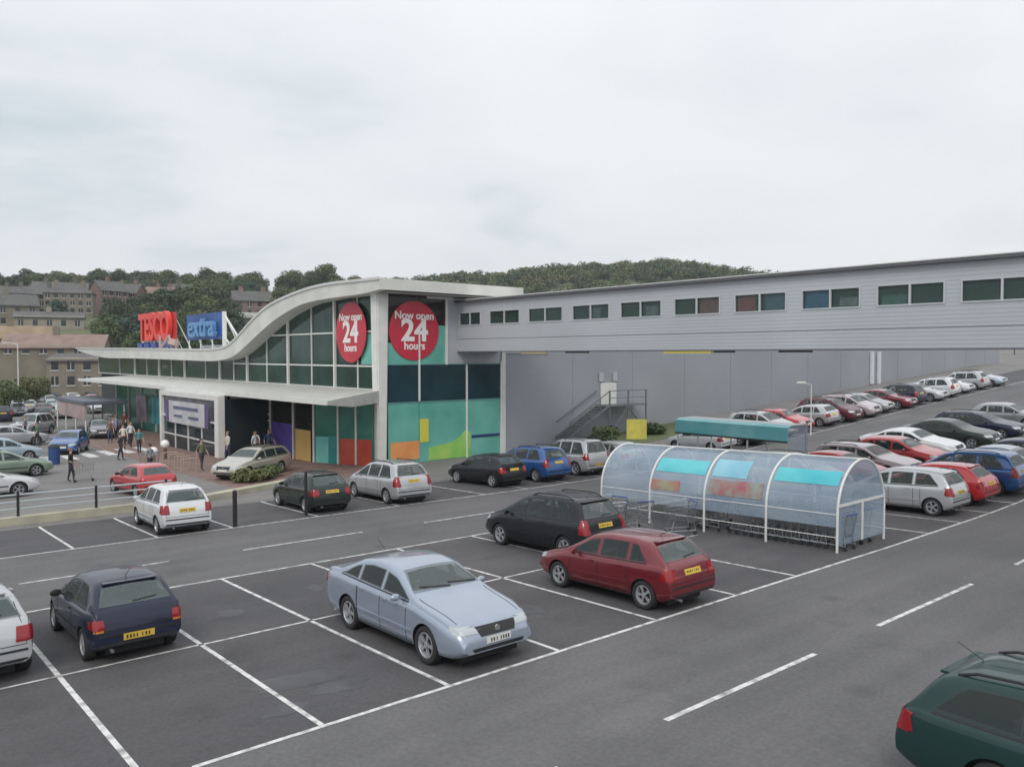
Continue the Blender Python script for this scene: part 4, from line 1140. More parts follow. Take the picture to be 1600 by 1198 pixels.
car('jeep', SILV, 26.5, 19.5, 90, 'boxy silver white off roader at the right of the blue people carrier')
# right hand end of rows one and two
car('tall', SILV, 26.40, 2.45, 90, 'silver tall hatchback just right of the trolley shelter', near=True)
car('hatch5', RED, 29.05, 2.50, 90, 'red hatchback squeezed between the silver tall hatchback and a blue car', near=True)
car('mpv', BLUE, 31.9, 2.45, 90, 'large blue people carrier at the right edge of the picture')
car('saloon', SILVB, 34.5, 2.5, 90, 'blue grey saloon behind the large blue people carrier')
car('hatch5', NAVY, 37.1, 2.5, 90, 'navy hatchback third along behind the large blue people carrier')
car('mpv', GOLD, 27.6, 7.4, -90, 'pale grey roofed people carrier half hidden behind the shelter')
car('estate', PINKS, 33.3, 7.2, -92, 'pinkish silver estate with dark windows behind the silver tall hatchback')
car('hatch3', RED, 30.9, 7.0, -90, 'small red car tucked in behind the silver tall hatchback')
car('hatch5', RED, 36.1, 6.9, -90, 'red hatchback bonnet showing beyond the pinkish estate')
car('saloon', WHT, 38.9, 7.6, -90, 'white saloon with a long bonnet in the middle row')
car('saloon', DKGR, 43.0, 7.4, -90, 'dark green saloon beyond the white saloon')
car('estate', NAVY, 46.8, 7.3, -90, 'navy estate beyond the dark green saloon')
car('hatch5', SILVD, 51.5, 7.3, -90, 'grey hatchback farthest along the middle row')
car('hatch5', SILVD, 29.2, 19.4, 90, 'grey hatchback with a pale roof behind the shelter by the yellow board')
# back row along the wall, from the shelter to the top of the slope
back = [(37.0, 'hatch5', WHT, 90, 'white roofed hatchback peeping over the turquoise shelter'),
        (40.0, 'saloon', BLK, 90, 'black saloon over the right end of the turquoise shelter'),
        (43.2, 'mpv', SILV, -90, 'silver people carrier left of the bright red car by the wall'),
        (46.2, 'hatch5', RED, -90, 'bright red hatchback by the grey wall'),
        (49.3, 'hatch5', SILV, 90, 'silver hatchback right of the bright red one by the wall'),
        (51.8, 'mpv', MAR, -90, 'maroon people carrier between silver cars in the wall row'),
        (54.4, 'mpv', PINKS, -90, 'pinkish silver people carrier in the middle of the wall row'),
        (57.2, 'hatch5', SILVD, -90, 'grey hatchback in the wall row behind the pinkish people carrier'),
        (60.2, 'saloon', DRED, -90, 'deep red saloon in the wall row'),
        (62.8, 'mpv', NAVY, 90, 'navy people carrier in the wall row behind the deep red saloon'),
        (65.8, 'saloon', SILV, -90, 'silver saloon half way up the wall row'),
        (69.0, 'mpv', WHT, 90, 'white people carrier near the top of the wall row'),
        (72.4, 'hatch5', WHT, -90, 'white hatchback beyond the white people carrier'),
        (75.6, 'mpv', SILV, 90, 'silver people carrier second from the top of the slope'),
        (79.0, 'estate', PALEB, -90, 'pale blue silver estate at the top of the slope')]
for a, tn, c, h, lb in back:
    car(tn, c, a, 19.0 + random.uniform(-.25, .25), h + random.uniform(-1.5, 1.5), lb)
# lower car park and service road on the left
low = [(13.9, 29.9, 'estate', GOLD, -150, 'champagne estate behind the black and dark green hatchback'),
       (7.75, 27.3, 'hatch3', RED, 97, 'red car on the service road behind the silver white tall hatchback'),
       (3.8, 37.4, 'estate', PALEG, 10, 'pale green estate on the lower road at the left edge'),
       (1.9, 30.4, 'estate', WHT, 8, 'white estate just beyond the railing at the left edge'),
       (5.2, 45.6, 'hatch5', PALEB, 0, 'pale blue hatchback at the left edge beyond the pale green estate'),
       (9.4, 48.7, 'hatch5', BLUE, -115, 'dark blue hatchback facing the crossing stripes'),
       (7.2, 56.5, 'saloon', SILV, 8, 'silver saloon at the left edge above the pale blue hatchback'),
       (10.4, 66.5, 'jeep', SILV, -130, 'silver off roader with a black bumper in the lower car park'),
       (7.0, 70.0, 'hatch5', SILVD, 10, 'grey hatchback at the far left above the silver saloon'),
       (14.0, 60.0, 'hatch5', GREY, -100, 'slate grey hatchback on the road left of the entrance'),
       (14.5, 86.0, 'hatch5', BLK, 90, 'black hatchback first in the far rows of the lower car park'),
       (11.2, 88.0, 'mpv', NAVY, 90, 'navy people carrier in the far rows of the lower car park'),
       (17.2, 90.0, 'saloon', SILV, 90, 'silver saloon in the far rows near the dark canopy')]
for a, b, tn, c, h, lb in low:
    car(tn, c, a, b, h, lb, 'cars in the lower car park')
cl = [('white', WHT), ('silver', SILV), ('grey', SILVD), ('navy', NAVY), ('red', RED), ('black', BLK), ('pale blue', PALEB), ('maroon', MAR)]
i = 0
for row, bb in enumerate((98, 106, 118, 128)):
    for k in range(6 + row):
        a = 9 + row * 2.2 + k * 2.7
        nm, c = cl[(i * 5 + row) % 8]; i += 1
        tn = ('hatch5', 'mpv', 'saloon', 'tall')[i % 4]
        car(tn, c, a, bb + random.uniform(-.3, .3), 90 if row % 2 else -90, '%s car in the distant rows of the lower car park, tiny at the left' % nm, 'distant cars at the left')

# number plate characters on the nearest cars (too small to read, built as strokes)

# ------------------------------------------------------------------ trolley shelters
POLY = mat('clear_shelter_sheet', (0.34, 0.44, 0.56), 0.10, spec=0.7, alpha=0.34, c2=(0.48, 0.58, 0.68), nscale=.8)
TURQ = mat('turquoise_sheet', (0.05, 0.42, 0.48), 0.3, c2=(0.14, 0.54, 0.58), nscale=.7)
def shelter_profile(w, h, n=14):
    """cross section (across, up): straight legs then a round shoulder"""
    pts = [(0, .18), (0, h * .42)]
    sh = h * .42
    for i in range(1, n + 1):
        t = math.pi / 2 * i / n
        pts.append((w * .5 * (1 - math.cos(t)), sh + (h - sh) * math.sin(t)))
    left = pts
    right = [(w - x, z) for x, z in pts[::-1][1:]]
    return left + right
SW, SH = 2.75, 2.48
SA, SB0, SP, NB = 18.15, .62, 2.2, 4
sh = thing('trolley_shelter', 'curved clear trolley shelter with white hoops and turquoise bands', 'shelter', (SA, SB0, gz(SA, SB0)))
prof = shelter_profile(SW, SH)
def zs(a, b): return gz(a, b) - gz(SA, SB0)
def at_prof(t, P=prof):
    k = t * (len(P) - 1); i = min(int(k), len(P) - 2); f = k - i
    return (P[i][0] + (P[i + 1][0] - P[i][0]) * f, P[i][1] + (P[i + 1][1] - P[i][1]) * f)
def band(name, y0, y1, t0, t1, m, off=0.0, n=16, th=.008):
    bm = bmesh.new(); rows = []
    for i in range(n + 1):
        x, z = at_prof(t0 + (t1 - t0) * i / n)
        x2, z2 = at_prof(min(1, t0 + (t1 - t0) * i / n + .01)); x1, z1 = at_prof(max(0, t0 + (t1 - t0) * i / n - .01))
        nx, nz = -(z2 - z1), (x2 - x1); l = math.hypot(nx, nz) or 1; nx /= l; nz /= l
        rows.append([bm.verts.new((x + nx * (off + d), y, z + nz * (off + d) + zs(SA + x, SB0 + y))) for y in (y0, y1) for d in (0, th)])
    for i in range(n):
        a, b = rows[i], rows[i + 1]
        bm.faces.new((a[0], a[2], b[2], b[0])); bm.faces.new((a[1], b[1], b[3], a[3]))
        bm.faces.new((a[0], b[0], b[1], a[1])); bm.faces.new((a[2], a[3], b[3], b[2]))
    bm.faces.new(rows[0][0:1] + [rows[0][1], rows[0][3], rows[0][2]]); bm.faces.new([rows[-1][0], rows[-1][2], rows[-1][3], rows[-1][1]])
    return obj(name, bm, m, sh, smooth=40)
for k in range(NB + 1):
    y = k * SP; bm = bmesh.new()
    pts = [(x, y, z + zs(SA + x, SB0 + y)) for x, z in [(0, .0)] + prof + [(SW, 0)]]
    tube(bm, pts, .038, 8)
    obj('hoop', bm, WHITE, sh, smooth=50)
for k in range(NB):
    band('clear_panel', k * SP + .04, (k + 1) * SP - .04, .02, .98, POLY, 0.0, 24)
for k, (m, t0, t1) in enumerate(((TURQ, .20, .30), (None, 0, 0), (TURQ, .19, .30), (None, 0, 0))):
    if m: band('turquoise_band', k * SP + .10, (k + 1) * SP - .12, t0, t1, m, .010, 5)
band('poster', 1 * SP + .15, 2 * SP - .15, .07, .17, mat('poster_mixed', (.35, .10, .12), .5, c2=(.25, .33, .28), nscale=2.5), .012, 4)
band('poster', 2 * SP + .98, 3 * SP - .06, .06, .13, mat('poster_red_green', (.42, .07, .10), .5, c2=(.30, .36, .22), nscale=1.6), .012, 4)
band('turquoise_band', 1 * SP + .8, 2 * SP - .15, .19, .33, mat('light_blue_sheet', (.16, .40, .52), .35, c2=(.25, .50, .60), nscale=1.1), .010, 5)
# waist rails and ridge tube
bm = bmesh.new()
for x in (0, SW):
    for z in (.42, 1.05):
        bar(bm, (x, 0, z), (x, NB * SP, z + zs(SA + x, SB0 + NB * SP)), .014, 6)
bar(bm, (SW / 2, 0, SH), (SW / 2, NB * SP, SH + zs(SA, SB0 + NB * SP)), .025, 6)
obj('rail', bm, WHITE, sh)
# end panel nearest the aisle
bm = bmesh.new(); prism(bm, [(x, z) for x, z in prof], 'y', -.012, -.004); obj('end_panel', bm, POLY, sh)
bm = bmesh.new(); box(bm, .05, SW - .05, -.035, -.018, 1.25, 1.33); box(bm, SW * .48, SW * .52, -.035, -.018, .18, 1.25); obj('end_rail', bm, WHITE, sh)

# second, turquoise fronted shelter further back
s2 = thing('trolley_shelter', 'second shelter with a flat turquoise fascia behind the curved one', 'shelter', (31.2, 9.6, gz(31.2, 9.6)))
bm = bmesh.new()
z2 = 2.28
def z2f(y): return gz(31.2, 9.6 + y) - gz(31.2, 9.6)
vs = []
for y in (0, 7.2):
    vs.append([(0, y, 1.55 + z2f(0) * 0), (0, y, 2.28), (.9, y, 2.52), (1.9, y, 2.52), (2.6, y, 2.2), (2.6, y, 1.55)])
prism(bm, [(0, 1.62), (0, 2.26), (.35, 2.36), (.35, 2.32), (.04, 2.23), (.04, 1.62)], 'y', .3, 6.8)
obj('turquoise_fascia', bm, mat('pale_turquoise_sheet', (0.10, 0.50, 0.54), 0.3, c2=(0.30, 0.66, 0.68), nscale=.5, alpha=.9), s2)
bm = bmesh.new(); prism(bm, [(.35, 2.36), (1.6, 2.36), (1.9, 2.1), (1.9, 2.06), (1.58, 2.32), (.35, 2.32)], 'y', .3, 6.8); obj('roof_sheet', bm, mat('pale_sheet', (.45, .47, .48), .4), s2)
bm = bmesh.new(); box(bm, -.06, -.004, .3, 6.8, 1.55, 1.62); obj('gutter', bm, TRIM, s2)
for y in (.4, 2.5, 4.6, 6.7):
    for x in (.08, 1.8):
        bm = bmesh.new(); bar(bm, (x, y, -.5), (x, y, 2.2), .04, 8); obj('post', bm, WHITE, s2)
bm = bmesh.new(); prism(bm, [(0.06, .3), (0.06, 2.2), (.35, 2.30), (1.58, 2.30), (1.84, 2.06), (1.84, .3)], 'y', .32, .33); obj('end_panel', bm, POLY, s2)
# yellow board on a post behind the shelters
yb = thing('notice_board', 'yellow square board on a post behind the shelter', 'sign', (31.3, 19.6, gz(31.3, 19.6)))
# placed clear of the parked car
yb.location = (28.0, 16.3, gz(28.0, 16.3))
yb.rotation_euler = (0, 0, R(-40))
bm = bmesh.new(); bar(bm, (0, .03, 0), (0, .03, 2.7), .04, 8); obj('post', bm, GREYM, yb)
bm = bmesh.new(); box(bm, -.50, .50, -.03, 0, 1.75, 2.75, bev=.01); obj('board', bm, mat('board_yellow', (.58, .52, .10), .5, noise=.15, nscale=2), yb)

# ------------------------------------------------------------------ trolleys
def make_trolley():
    r_ = thing('shopping_trolley', 'wire shopping trolley', 'trolley')
    bm = bmesh.new()
    # basket: deep at the handle, shallow at the nose; nose at +y
    def bot(t): return (.20 - .03 * t, -.38 + .80 * t, .42 + .10 * t)
    def tp(t): return (.28 - .07 * t, -.42 + .90 * t, .98 - .06 * t)
    W_ = .006
    for s in (1, -1):
        for k in range(8):
            t = k / 7; b = bot(t); q = tp(t); bar(bm, (s * b[0], b[1], b[2]), (s * q[0], q[1], q[2]), W_, 3)
        for k in range(5):
            u = k / 4
            p0 = Vector(bot(0)).lerp(Vector(tp(0)), u); p1 = Vector(bot(1)).lerp(Vector(tp(1)), u)
            bar(bm, (s * p0.x, p0.y, p0.z), (s * p1.x, p1.y, p1.z), W_ if k < 4 else .011, 3 if k < 4 else 5)
    for k in range(7):
        t = k / 6; b = bot(t); bar(bm, (-b[0], b[1], b[2]), (b[0], b[1], b[2]), W_, 3)
    for t in (0, 1):
        for k in range(5):
            p = Vector(bot(t)).lerp(Vector(tp(t)), k / 4); bar(bm, (-p.x, p.y, p.z), (p.x, p.y, p.z), W_, 3)
        for k in range(5):
            u = -1 + k / 2; b = bot(t); q = tp(t); bar(bm, (u * b[0], b[1], b[2]), (u * q[0], q[1], q[2]), W_, 3)
    obj('basket', bm, GREYM, r_)
    bm = bmesh.new()
    for s in (1, -1):
        tube(bm, [(s * .28, -.46, 1.0), (s * .26, -.36, .40), (s * .27, -.42, .14)], .014, 5)
        tube(bm, [(s * .27, -.42, .15), (s * .22, .40, .15)], .014, 5)
        bar(bm, (s * .22, .36, .15), (s * .18, .25, .45), .012, 5)
    bar(bm, (-.22, .40, .15), (.22, .40, .15), .014, 5); bar(bm, (-.26, -.36, .40), (.26, -.36, .40), .012, 5)
    obj('frame', bm, GREYM, r_)
    bm = bmesh.new(); bar(bm, (-.29, -.47, 1.01), (.29, -.47, 1.01), .020, 8); obj('handle', bm, mat('handle_blue', (.03, .06, .25), .4), r_)
    for s in (1, -1):
        for y in (-.40, .38):
            bm = bmesh.new(); bar(bm, (s * .25 - .014, y, .06), (s * .25 + .014, y, .06), .06, 10)
            obj('wheel', bm, TYRE, r_)
    return r_
tr0 = make_trolley(); bpy.context.view_layer.update()
TK = list(tr0.children)
tused = False
def trolley(a, b, rz, label, group, tilt=0):
    global tused
    if not tused: r_ = tr0; tused = True
    else:
        r_ = tr0.copy(); COL.objects.link(r_)
        for c in TK:
            d = c.copy(); COL.objects.link(d); d.parent = r_
    r_.location = (a, b, gz(a, b) + .009); r_.rotation_euler = (-.033 * math.sin(R(rz)), 0, R(rz))
    tag(r_, label, 'trolley', group)
# two nested lines inside the shelter, noses across it
for i in range(13):
    trolley(18.72 + random.uniform(-.02, .02), .95 + .27 * i + (.9 if i == 12 else 0), 0 if i % 1 == 0 else 0, 'wire trolley in the nested line along the near side of the shelter', 'trolleys nested in the shelter, near line')
for i in range(12):
    trolley(19.95 + random.uniform(-.03, .03), 1.1 + .27 * i, 0, 'wire trolley in the nested line at the far side of the shelter', 'trolleys nested in the shelter, far line')
for i in range(4):
    trolley(18.9 + .27 * i, 5.6, -90, 'wire trolley in the short crosswise line at mid shelter', 'trolleys set crosswise in the shelter')
for i, (a, b, rz, lb) in enumerate(((15.75, 6.7, 35, 'loose wire trolley nearest the black people carrier'), (16.3, 7.2, 100, 'loose wire trolley standing furthest back of the four by the bay line'), (16.85, 6.6, -20, 'loose wire trolley turned sideways between the people carrier and the shelter'), (17.3, 5.3, 60, 'loose wire trolley nearest the shelter mouth'))):
    trolley(a, b, rz, lb, 'loose trolleys left of the shelter')

trolley(6.75, 33.15, -100, 'wire trolley pushed by the person in black on the lower road', 'trolleys out on the lower road')
trolley(10.4, 35.2, 40, 'wire trolley left standing on the road near the white bollard lamps', 'trolleys out on the lower road')
# ------------------------------------------------------------------ posts, bins, lamps
def post(a, b, h, label, r=.055):
    t = thing('bollard_post', label, 'post', (a, b, gz(a, b)), 0, 'black posts along the aisle')
    bm = bmesh.new(); bar(bm, (0, 0, 0), (0, 0, h), r, 12); obj('pole', bm, DARKM, t, smooth=40)
    bm = bmesh.new(); bar(bm, (0, 0, h), (0, 0, h + .05), (r * 1.25, r * .5), 12); obj('cap', bm, DARKM, t)
post(7.75, 16.75, 1.22, 'black post right of the silver white tall hatchback', .075)
post(10.55, 17.1, 1.62, 'black post in front of the dark green hatchback', .055)
def lamp(a, b, h, label, arm=True, rz=0, r=.06):
    t = thing('street_lamp', label, 'street lamp', (a, b, gz(a, b)), R(rz))
    bm = bmesh.new(); bar(bm, (0, 0, 0), (0, 0, h), (r, r * .6), 10)
    if arm: bar(bm, (0, 0, h), (1.0, 0, h + .15), r * .5, 8)
    obj('pole', bm, WHITE, t, smooth=40)
    bm = bmesh.new()
    if arm: box(bm, .8, 1.6, -.13, .13, h + .10, h + .22, bev=.04)
    else: bmesh.ops.create_uvsphere(bm, u_segments=14, v_segments=8, radius=.35); bmesh.ops.scale(bm, vec=(1, 1, .8), verts=bm.verts); bmesh.ops.translate(bm, vec=(0, 0, h + .2), verts=bm.verts)
    obj('lamp_head', bm, mat('lamp_white', (.8, .78, .74), .3), t, smooth=40)
lamp(44.5, 16.2, 3.2, 'slim pale post by the bright red car in the wall row', True, 180, .045)
lamp(15.5, 104, 8.4, 'pale lamp post over the lower car park at the left', True, 180, .09)
lamp(11.6, 98, 5.2, 'round white lamp at the far left of the lower car park', False, 0, .08)
bn = thing('litter_bin', 'blue litter bin by the crossing stripes', 'bin', (7.2, 42.0, gz(7.2, 42)))
bm = bmesh.new(); prism(bm, [(.3 * math.cos(i * math.pi / 8), .3 * math.sin(i * math.pi / 8)) for i in range(16)], 'z', 0, 1.0); obj('body', bm, mat('bin_blue', (.02, .06, .18), .5), bn, smooth=40)
bm = bmesh.new(); bar(bm, (0, 0, 1.0), (0, 0, 1.15), (.33, .2), 16); obj('lid', bm, TRIM, bn, smooth=40)
for (a, b, lb) in ((11.0, 36.5, 'white topped bollard lamp nearest the red car'), (12.9, 40.6, 'white topped bollard lamp by the entrance lobby')):
    t = thing('bollard_lamp', lb, 'bollard', (a, b, gz(a, b)))
    bm = bmesh.new(); bar(bm, (0, 0, 0), (0, 0, .75), .10, 10); obj('post', bm, mat('bollard_brown', (.12, .08, .05), .6), t)
    bm = bmesh.new(); bmesh.ops.create_uvsphere(bm, u_segments=12, v_segments=8, radius=.26); bmesh.ops.translate(bm, vec=(0, 0, .9), verts=bm.verts); obj('lamp_head', bm, mat('lamp_white', (.8, .78, .74), .3), t, smooth=60)
# slatted bench-like cycle hoops on the brown paving
for k in range(4):
    bm = bmesh.new(); x, y = 11.9 + .1 * k, 33.5 + 1.3 * k
    tube(bm, [(x - .4, y, gz(x, y)), (x - .4, y, gz(x, y) + .7), (x + .4, y, gz(x, y) + .7), (x + .4, y, gz(x, y))], .035, 6)
    tag(obj('cycle_stand', bm, mat('buff_steel', (.40, .30, .24), .5)), 'buff steel hoop on the brown paving before the entrance', 'cycle stand', 'steel hoops on the brown paving')
# dark flat canopy (smoking / trolley canopy) far left and display tent
ct = thing('trolley_canopy', 'dark flat roofed canopy with pinkish panels left of the store', 'canopy', (15.2, 69, gz(15.2, 69)))
bm = bmesh.new(); box(bm, -1.6, 1.8, -5.5, 5.5, 2.5, 2.8, bev=.04); obj('roof', bm, mat('slate_roof_sheet', (.11, .12, .15), .6), ct)
for y in (-5.2, -1.8, 1.8, 5.2):
    for x in (-1.4, 1.6):
        bm = bmesh.new(); bar(bm, (x, y, 0), (x, y, 2.5), .06, 8); obj('post', bm, WHITE, ct)
bm = bmesh.new(); box(bm, -1.50, -1.44, -5.3, 4.2, 1.3, 2.45); obj('side_panel', bm, mat('pink_grey_panel', (.36, .27, .26), .6, noise=.2, nscale=.5), ct)
for (b, w_, m, lb) in ((56.5, 2.6, (.32, .30, .42), 'lilac poster panel on the store front left of the lobby'), (61.5, 3.0, (.05, .30, .32), 'teal poster panel on the store front'), (66, 2.8, (.36, .28, .34), 'pinkish poster panel at the left of the store front'), (52.6, 2.0, (.22, .03, .09), 'maroon poster panel beside the lobby')):
    bm = bmesh.new(); box(bm, LA - .16, LA - .058, b - w_ / 2, b + w_ / 2, -.6, 1.7)
    tag(obj('poster_panel', bm, mat('pp_%d' % int(b), m, .5, noise=.3, nscale=1.2)), lb, 'poster')

# shrubs and planting by the entrance
LEAF = {}
def leafm(name, c1, c2):
    return mat(name, c1, 0.75, c2=c2, nscale=1.4, spec=.2)
LG1 = leafm('leaf_mid', (.070, .100, .042), (.125, .165, .070))
LG2 = leafm('leaf_dark', (.045, .070, .038), (.085, .115, .058))
LG3 = leafm('leaf_olive', (.105, .115, .050), (.17, .175, .085))
BARK = mat('bark', (.09, .07, .055), .9, noise=.3, nscale=6)
def leaf_cloud(bm, lobes, n, size, rng, mi=0, inner=.35):
    for _ in range(n):
        c, rad = lobes[rng.randrange(len(lobes))]
        while True:
            v = Vector((rng.uniform(-1, 1), rng.uniform(-1, 1), rng.uniform(-1, 1)))
            if v.length < 1: break
        v = v.normalized() * (inner + (1 - inner) * rng.random() ** .5)
        p = Vector(c) + Vector((v.x * rad[0], v.y * rad[1], v.z * rad[2]))
        nrm = (v + Vector((rng.uniform(-.7, .7), rng.uniform(-.7, .7), rng.uniform(-.2, .9)))).normalized()
        u = nrm.orthogonal().normalized(); w = nrm.cross(u); an = rng.uniform(0, 6.28)
        u, w = u * math.cos(an) + w * math.sin(an), w * math.cos(an) - u * math.sin(an)
        s = size * rng.uniform(.6, 1.4)
        q = [p + u * s, p + w * s * .7 + nrm * s * .2, p - u * s, p - w * s * .7 + nrm * s * .15]
        bm.faces.new([bm.verts.new(x) for x in q]).material_index = mi
def shrub(a, b, w_, h, m, label, seed=1, group=None):
    rng = random.Random(seed); t = thing('shrub', label, 'shrub', (a, b, gz(a, b)), 0, group)
    bm = bmesh.new()
    lobes = [((rng.uniform(-.4, .4) * w_, rng.uniform(-.4, .4) * w_, h * rng.uniform(.4, .65)), (w_ * .38, w_ * .38, h * .4)) for _ in range(6)]
    leaf_cloud(bm, lobes, 900, .06 + .03 * w_, rng); obj('foliage', bm, m, t)
    bm = bmesh.new()
    for k in range(5): bar(bm, (rng.uniform(-.1, .1), rng.uniform(-.1, .1), 0), (rng.uniform(-.4, .4) * w_, rng.uniform(-.4, .4) * w_, h * .7), (.025, .01), 5)
    obj('stem', bm, BARK, t)
shrub(12.9, 27.4, 1.3, .7, LG3, 'olive green shrub behind the low kerb wall by the entrance', 3)
shrub(14.1, 28.4, 1.1, .6, LG1, 'mid green shrub right of the olive one behind the kerb wall', 4)
for k in range(3):
    shrub(34.5 + 3.3 * k + random.uniform(-1, 1), 25.2 + random.uniform(-1, 1.5), random.uniform(1.3, 1.9), random.uniform(.8, 1.3), (LG2, LG1)[k % 2], 'green shrub in the planted strip along the foot of the grey wall', 20 + k, 'shrubs along the grey wall')

# ------------------------------------------------------------------ people
def person(a, b, rz, label, shirt, legs_c, hair=(.05, .035, .025), h=1.72, stride=.16, arm=.1, skin=(.45, .28, .21)):
    s = h / 1.72
    name = 'person'
    me = bpy.data.meshes.new(name)
    V = []; E_ = []; Rd = []
    def v(x, y, z, r, par=None):
        V.append((x * s, y * s, z * s)); Rd.append(r * s)
        if par is not None: E_.append((par, len(V) - 1))
        return len(V) - 1
    pel = v(0, 0, .95, .135)
    wa = v(0, .0, 1.10, .115, pel); ch = v(0, .01, 1.28, .135, wa); sh_ = v(0, 0, 1.42, .10, ch); nk = v(0, .01, 1.49, .052, sh_)
    hd0 = v(0, .02, 1.57, .075, nk); hd1 = v(0, .02, 1.65, .088, hd0); hd2 = v(0, .01, 1.71, .055, hd1)
    for sd in (1, -1):
        hp = v(.10 * sd, 0, .88, .095, pel); kn = v(.10 * sd, stride * sd * .6 + .03, .50, .062, hp); an = v(.10 * sd, stride * sd, .10, .040, kn); toe = v(.11 * sd, stride * sd + .15, .045, .036, an)
        so = v(.17 * sd, 0, 1.39, .058, sh_); el = v(.24 * sd, -stride * sd * .7 - .02, 1.12, .042, so); wr_ = v(.25 * sd, -stride * sd + arm, .88, .026, el); pm = v(.25 * sd, -stride * sd + arm + .02, .81, .027, wr_)
        for f in range(4): v((.25 + .006) * sd, -stride * sd + arm - .01 + f * .018, .72 + .008 * abs(f - 1.5), .008, pm)
        v(.23 * sd, -stride * sd + arm + .06, .77, .009, pm)
    me.from_pydata(V, E_, [])
    o = bpy.data.objects.new(name, me); COL.objects.link(o)
    md = o.modifiers.new('skin', 'SKIN'); 
    for i, sv in enumerate(me.skin_vertices[0].data): sv.radius = (Rd[i], Rd[i]); sv.use_root = (i == 0)
    s2_ = o.modifiers.new('sub', 'SUBSURF'); s2_.levels = 1; s2_.render_levels = 1
    dg = bpy.context.evaluated_depsgraph_get()
    m2 = bpy.data.meshes.new_from_object(o.evaluated_get(dg)); bpy.data.objects.remove(o)
    for c in ((skin, 'skin', .6), (shirt, 'cloth', .85), (legs_c, 'cloth', .85), ((.03, .03, .03), 'shoe', .6)):
        m2.materials.append(mat('%s_%02d_%02d_%02d' % (c[1], int(c[0][0] * 99), int(c[0][1] * 99), int(c[0][2] * 99)), c[0], c[2]))
    for p in m2.polygons:
        c = p.center / s; p.use_smooth = True
        p.material_index = 3 if c.z < .10 else 2 if c.z < .98 and abs(c.x) < .21 else (1 if c.z < 1.47 and not (abs(c.x) > .19 and c.z < 1.12) else 0)
    o = link(name, m2); tag(o, label, 'person')
    o.location = (a, b, gz(a, b) + .005); o.rotation_euler = (0, 0, R(rz))
    bm = bmesh.new(); bmesh.ops.create_uvsphere(bm, u_segments=12, v_segments=8, radius=1)
    for vv in bm.verts:
        vv.co = Vector((vv.co.x * .098, vv.co.y * .108 - .012, vv.co.z * .10 + 1.665)) * s
    bmesh.ops.delete(bm, geom=[vv for vv in bm.verts if vv.co.z < 1.60 * s or (vv.co.y > .06 * s and vv.co.z < 1.70 * s)], context='VERTS')
    obj('hair', bm, mat('hair_%02d' % int(hair[0] * 99), hair, .8), o, smooth=60)
    bm = bmesh.new()
    for xx in (.03, -.03): box(bm, (xx - .009) * s, (xx + .009) * s, .104 * s, .112 * s, 1.63 * s, 1.642 * s)
    box(bm, -.008 * s, .008 * s, .105 * s, .122 * s, 1.595 * s, 1.62 * s); box(bm, -.02 * s, .02 * s, .10 * s, .107 * s, 1.572 * s, 1.58 * s)
    obj('face_features', bm, mat('face_dark', (.20, .09, .07), .7), o)
ppl = [(9.9, 33.4, 30, 'person in a grey coat on the road beyond the red car', (.25, .25, .27), (.04, .04, .05)),
       (6.2, 33.25, -100, 'person in black pushing a pale trolley on the lower road', (.02, .02, .022), (.03, .03, .04)),
       (12.6, 33.6, 200, 'person in olive on the brown paving near the steel hoops', (.14, .15, .08), (.05, .05, .06)),
       (18.0, 37.2, 190, 'person in dark blue beside the one in white at the purple graphic', (.04, .06, .14), (.05, .05, .06)),
       (15.2, 36.6, 100, 'person in a cream top crossing the brown paving', (.55, .50, .42), (.05, .06, .12)),
       (12.6, 44.8, 180, 'person in teal just left of the lobby', (.05, .24, .24), (.03, .03, .04)),
       (10.6, 41.5, 250, 'person in dark clothes by the crossing stripes with pale shoes', (.05, .05, .06), (.04, .04, .05)),
       (14.2, 57.0, 150, 'person in lilac under the left end of the canopy', (.34, .28, .42), (.05, .05, .07)),
       (12.4, 47.6, 170, 'person in a pale top walking by the crossing stripes', (.62, .60, .52), (.04, .04, .05)),
       (13.4, 49.6, 200, 'person in a white shirt and dark trousers left of the lobby', (.66, .66, .64), (.03, .03, .04)),
       (14.0, 52.2, 30, 'person in navy before the teal poster panel', (.03, .04, .12), (.03, .03, .05)),
       (14.6, 55.2, 190, 'person in a black coat by the maroon poster panel', (.02, .02, .025), (.05, .05, .07)),
       (13.2, 54.0, 160, 'person in a brown jacket walking away from the lobby', (.14, .09, .06), (.06, .07, .12)),
       (15.0, 59.4, 20, 'person in a light blue top under the canopy', (.25, .34, .45), (.05, .05, .06)),
       (16.6, 63.0, 180, 'person in dark red near the dark flat canopy', (.22, .03, .04), (.05, .05, .06)),
       (17.5, 38.0, 160, 'person in white standing by the purple graphic', (.70, .70, .70), (.06, .08, .16)),
       (16.9, 36.7, 210, 'person in pale grey at the right of the purple graphic', (.48, .48, .50), (.03, .03, .04)),
       (17.4, 41.0, 200, 'person in a pink top at the shop doorway', (.60, .36, .36), (.05, .05, .07)),
       (8.6, 54.5, 100, 'person in green on the lower road', (.06, .14, .09), (.04, .04, .05)),
       (9.2, 62.5, 80, 'person in grey on the lower road near the silver off roader', (.20, .20, .22), (.03, .03, .04)),
       (87.0, 15.2, 190, 'person in a red top at the top of the slope on the far right', (.42, .08, .07), (.04, .04, .05)),
       (88.6, 16.0, 210, 'person in pink beside the one in red at the top of the slope', (.55, .36, .34), (.05, .05, .06))]
for i, (a, b, rz, lb, c1, c2) in enumerate(ppl):
    person(a, b, rz, lb, c1, c2, arm=.42 if 'pushing' in lb else .1, h=1.6 + .04 * (i % 5), stride=.10 + .03 * (i % 4), hair=((.05, .035, .025), (.2, .14, .07), (.02, .02, .02))[i % 3])

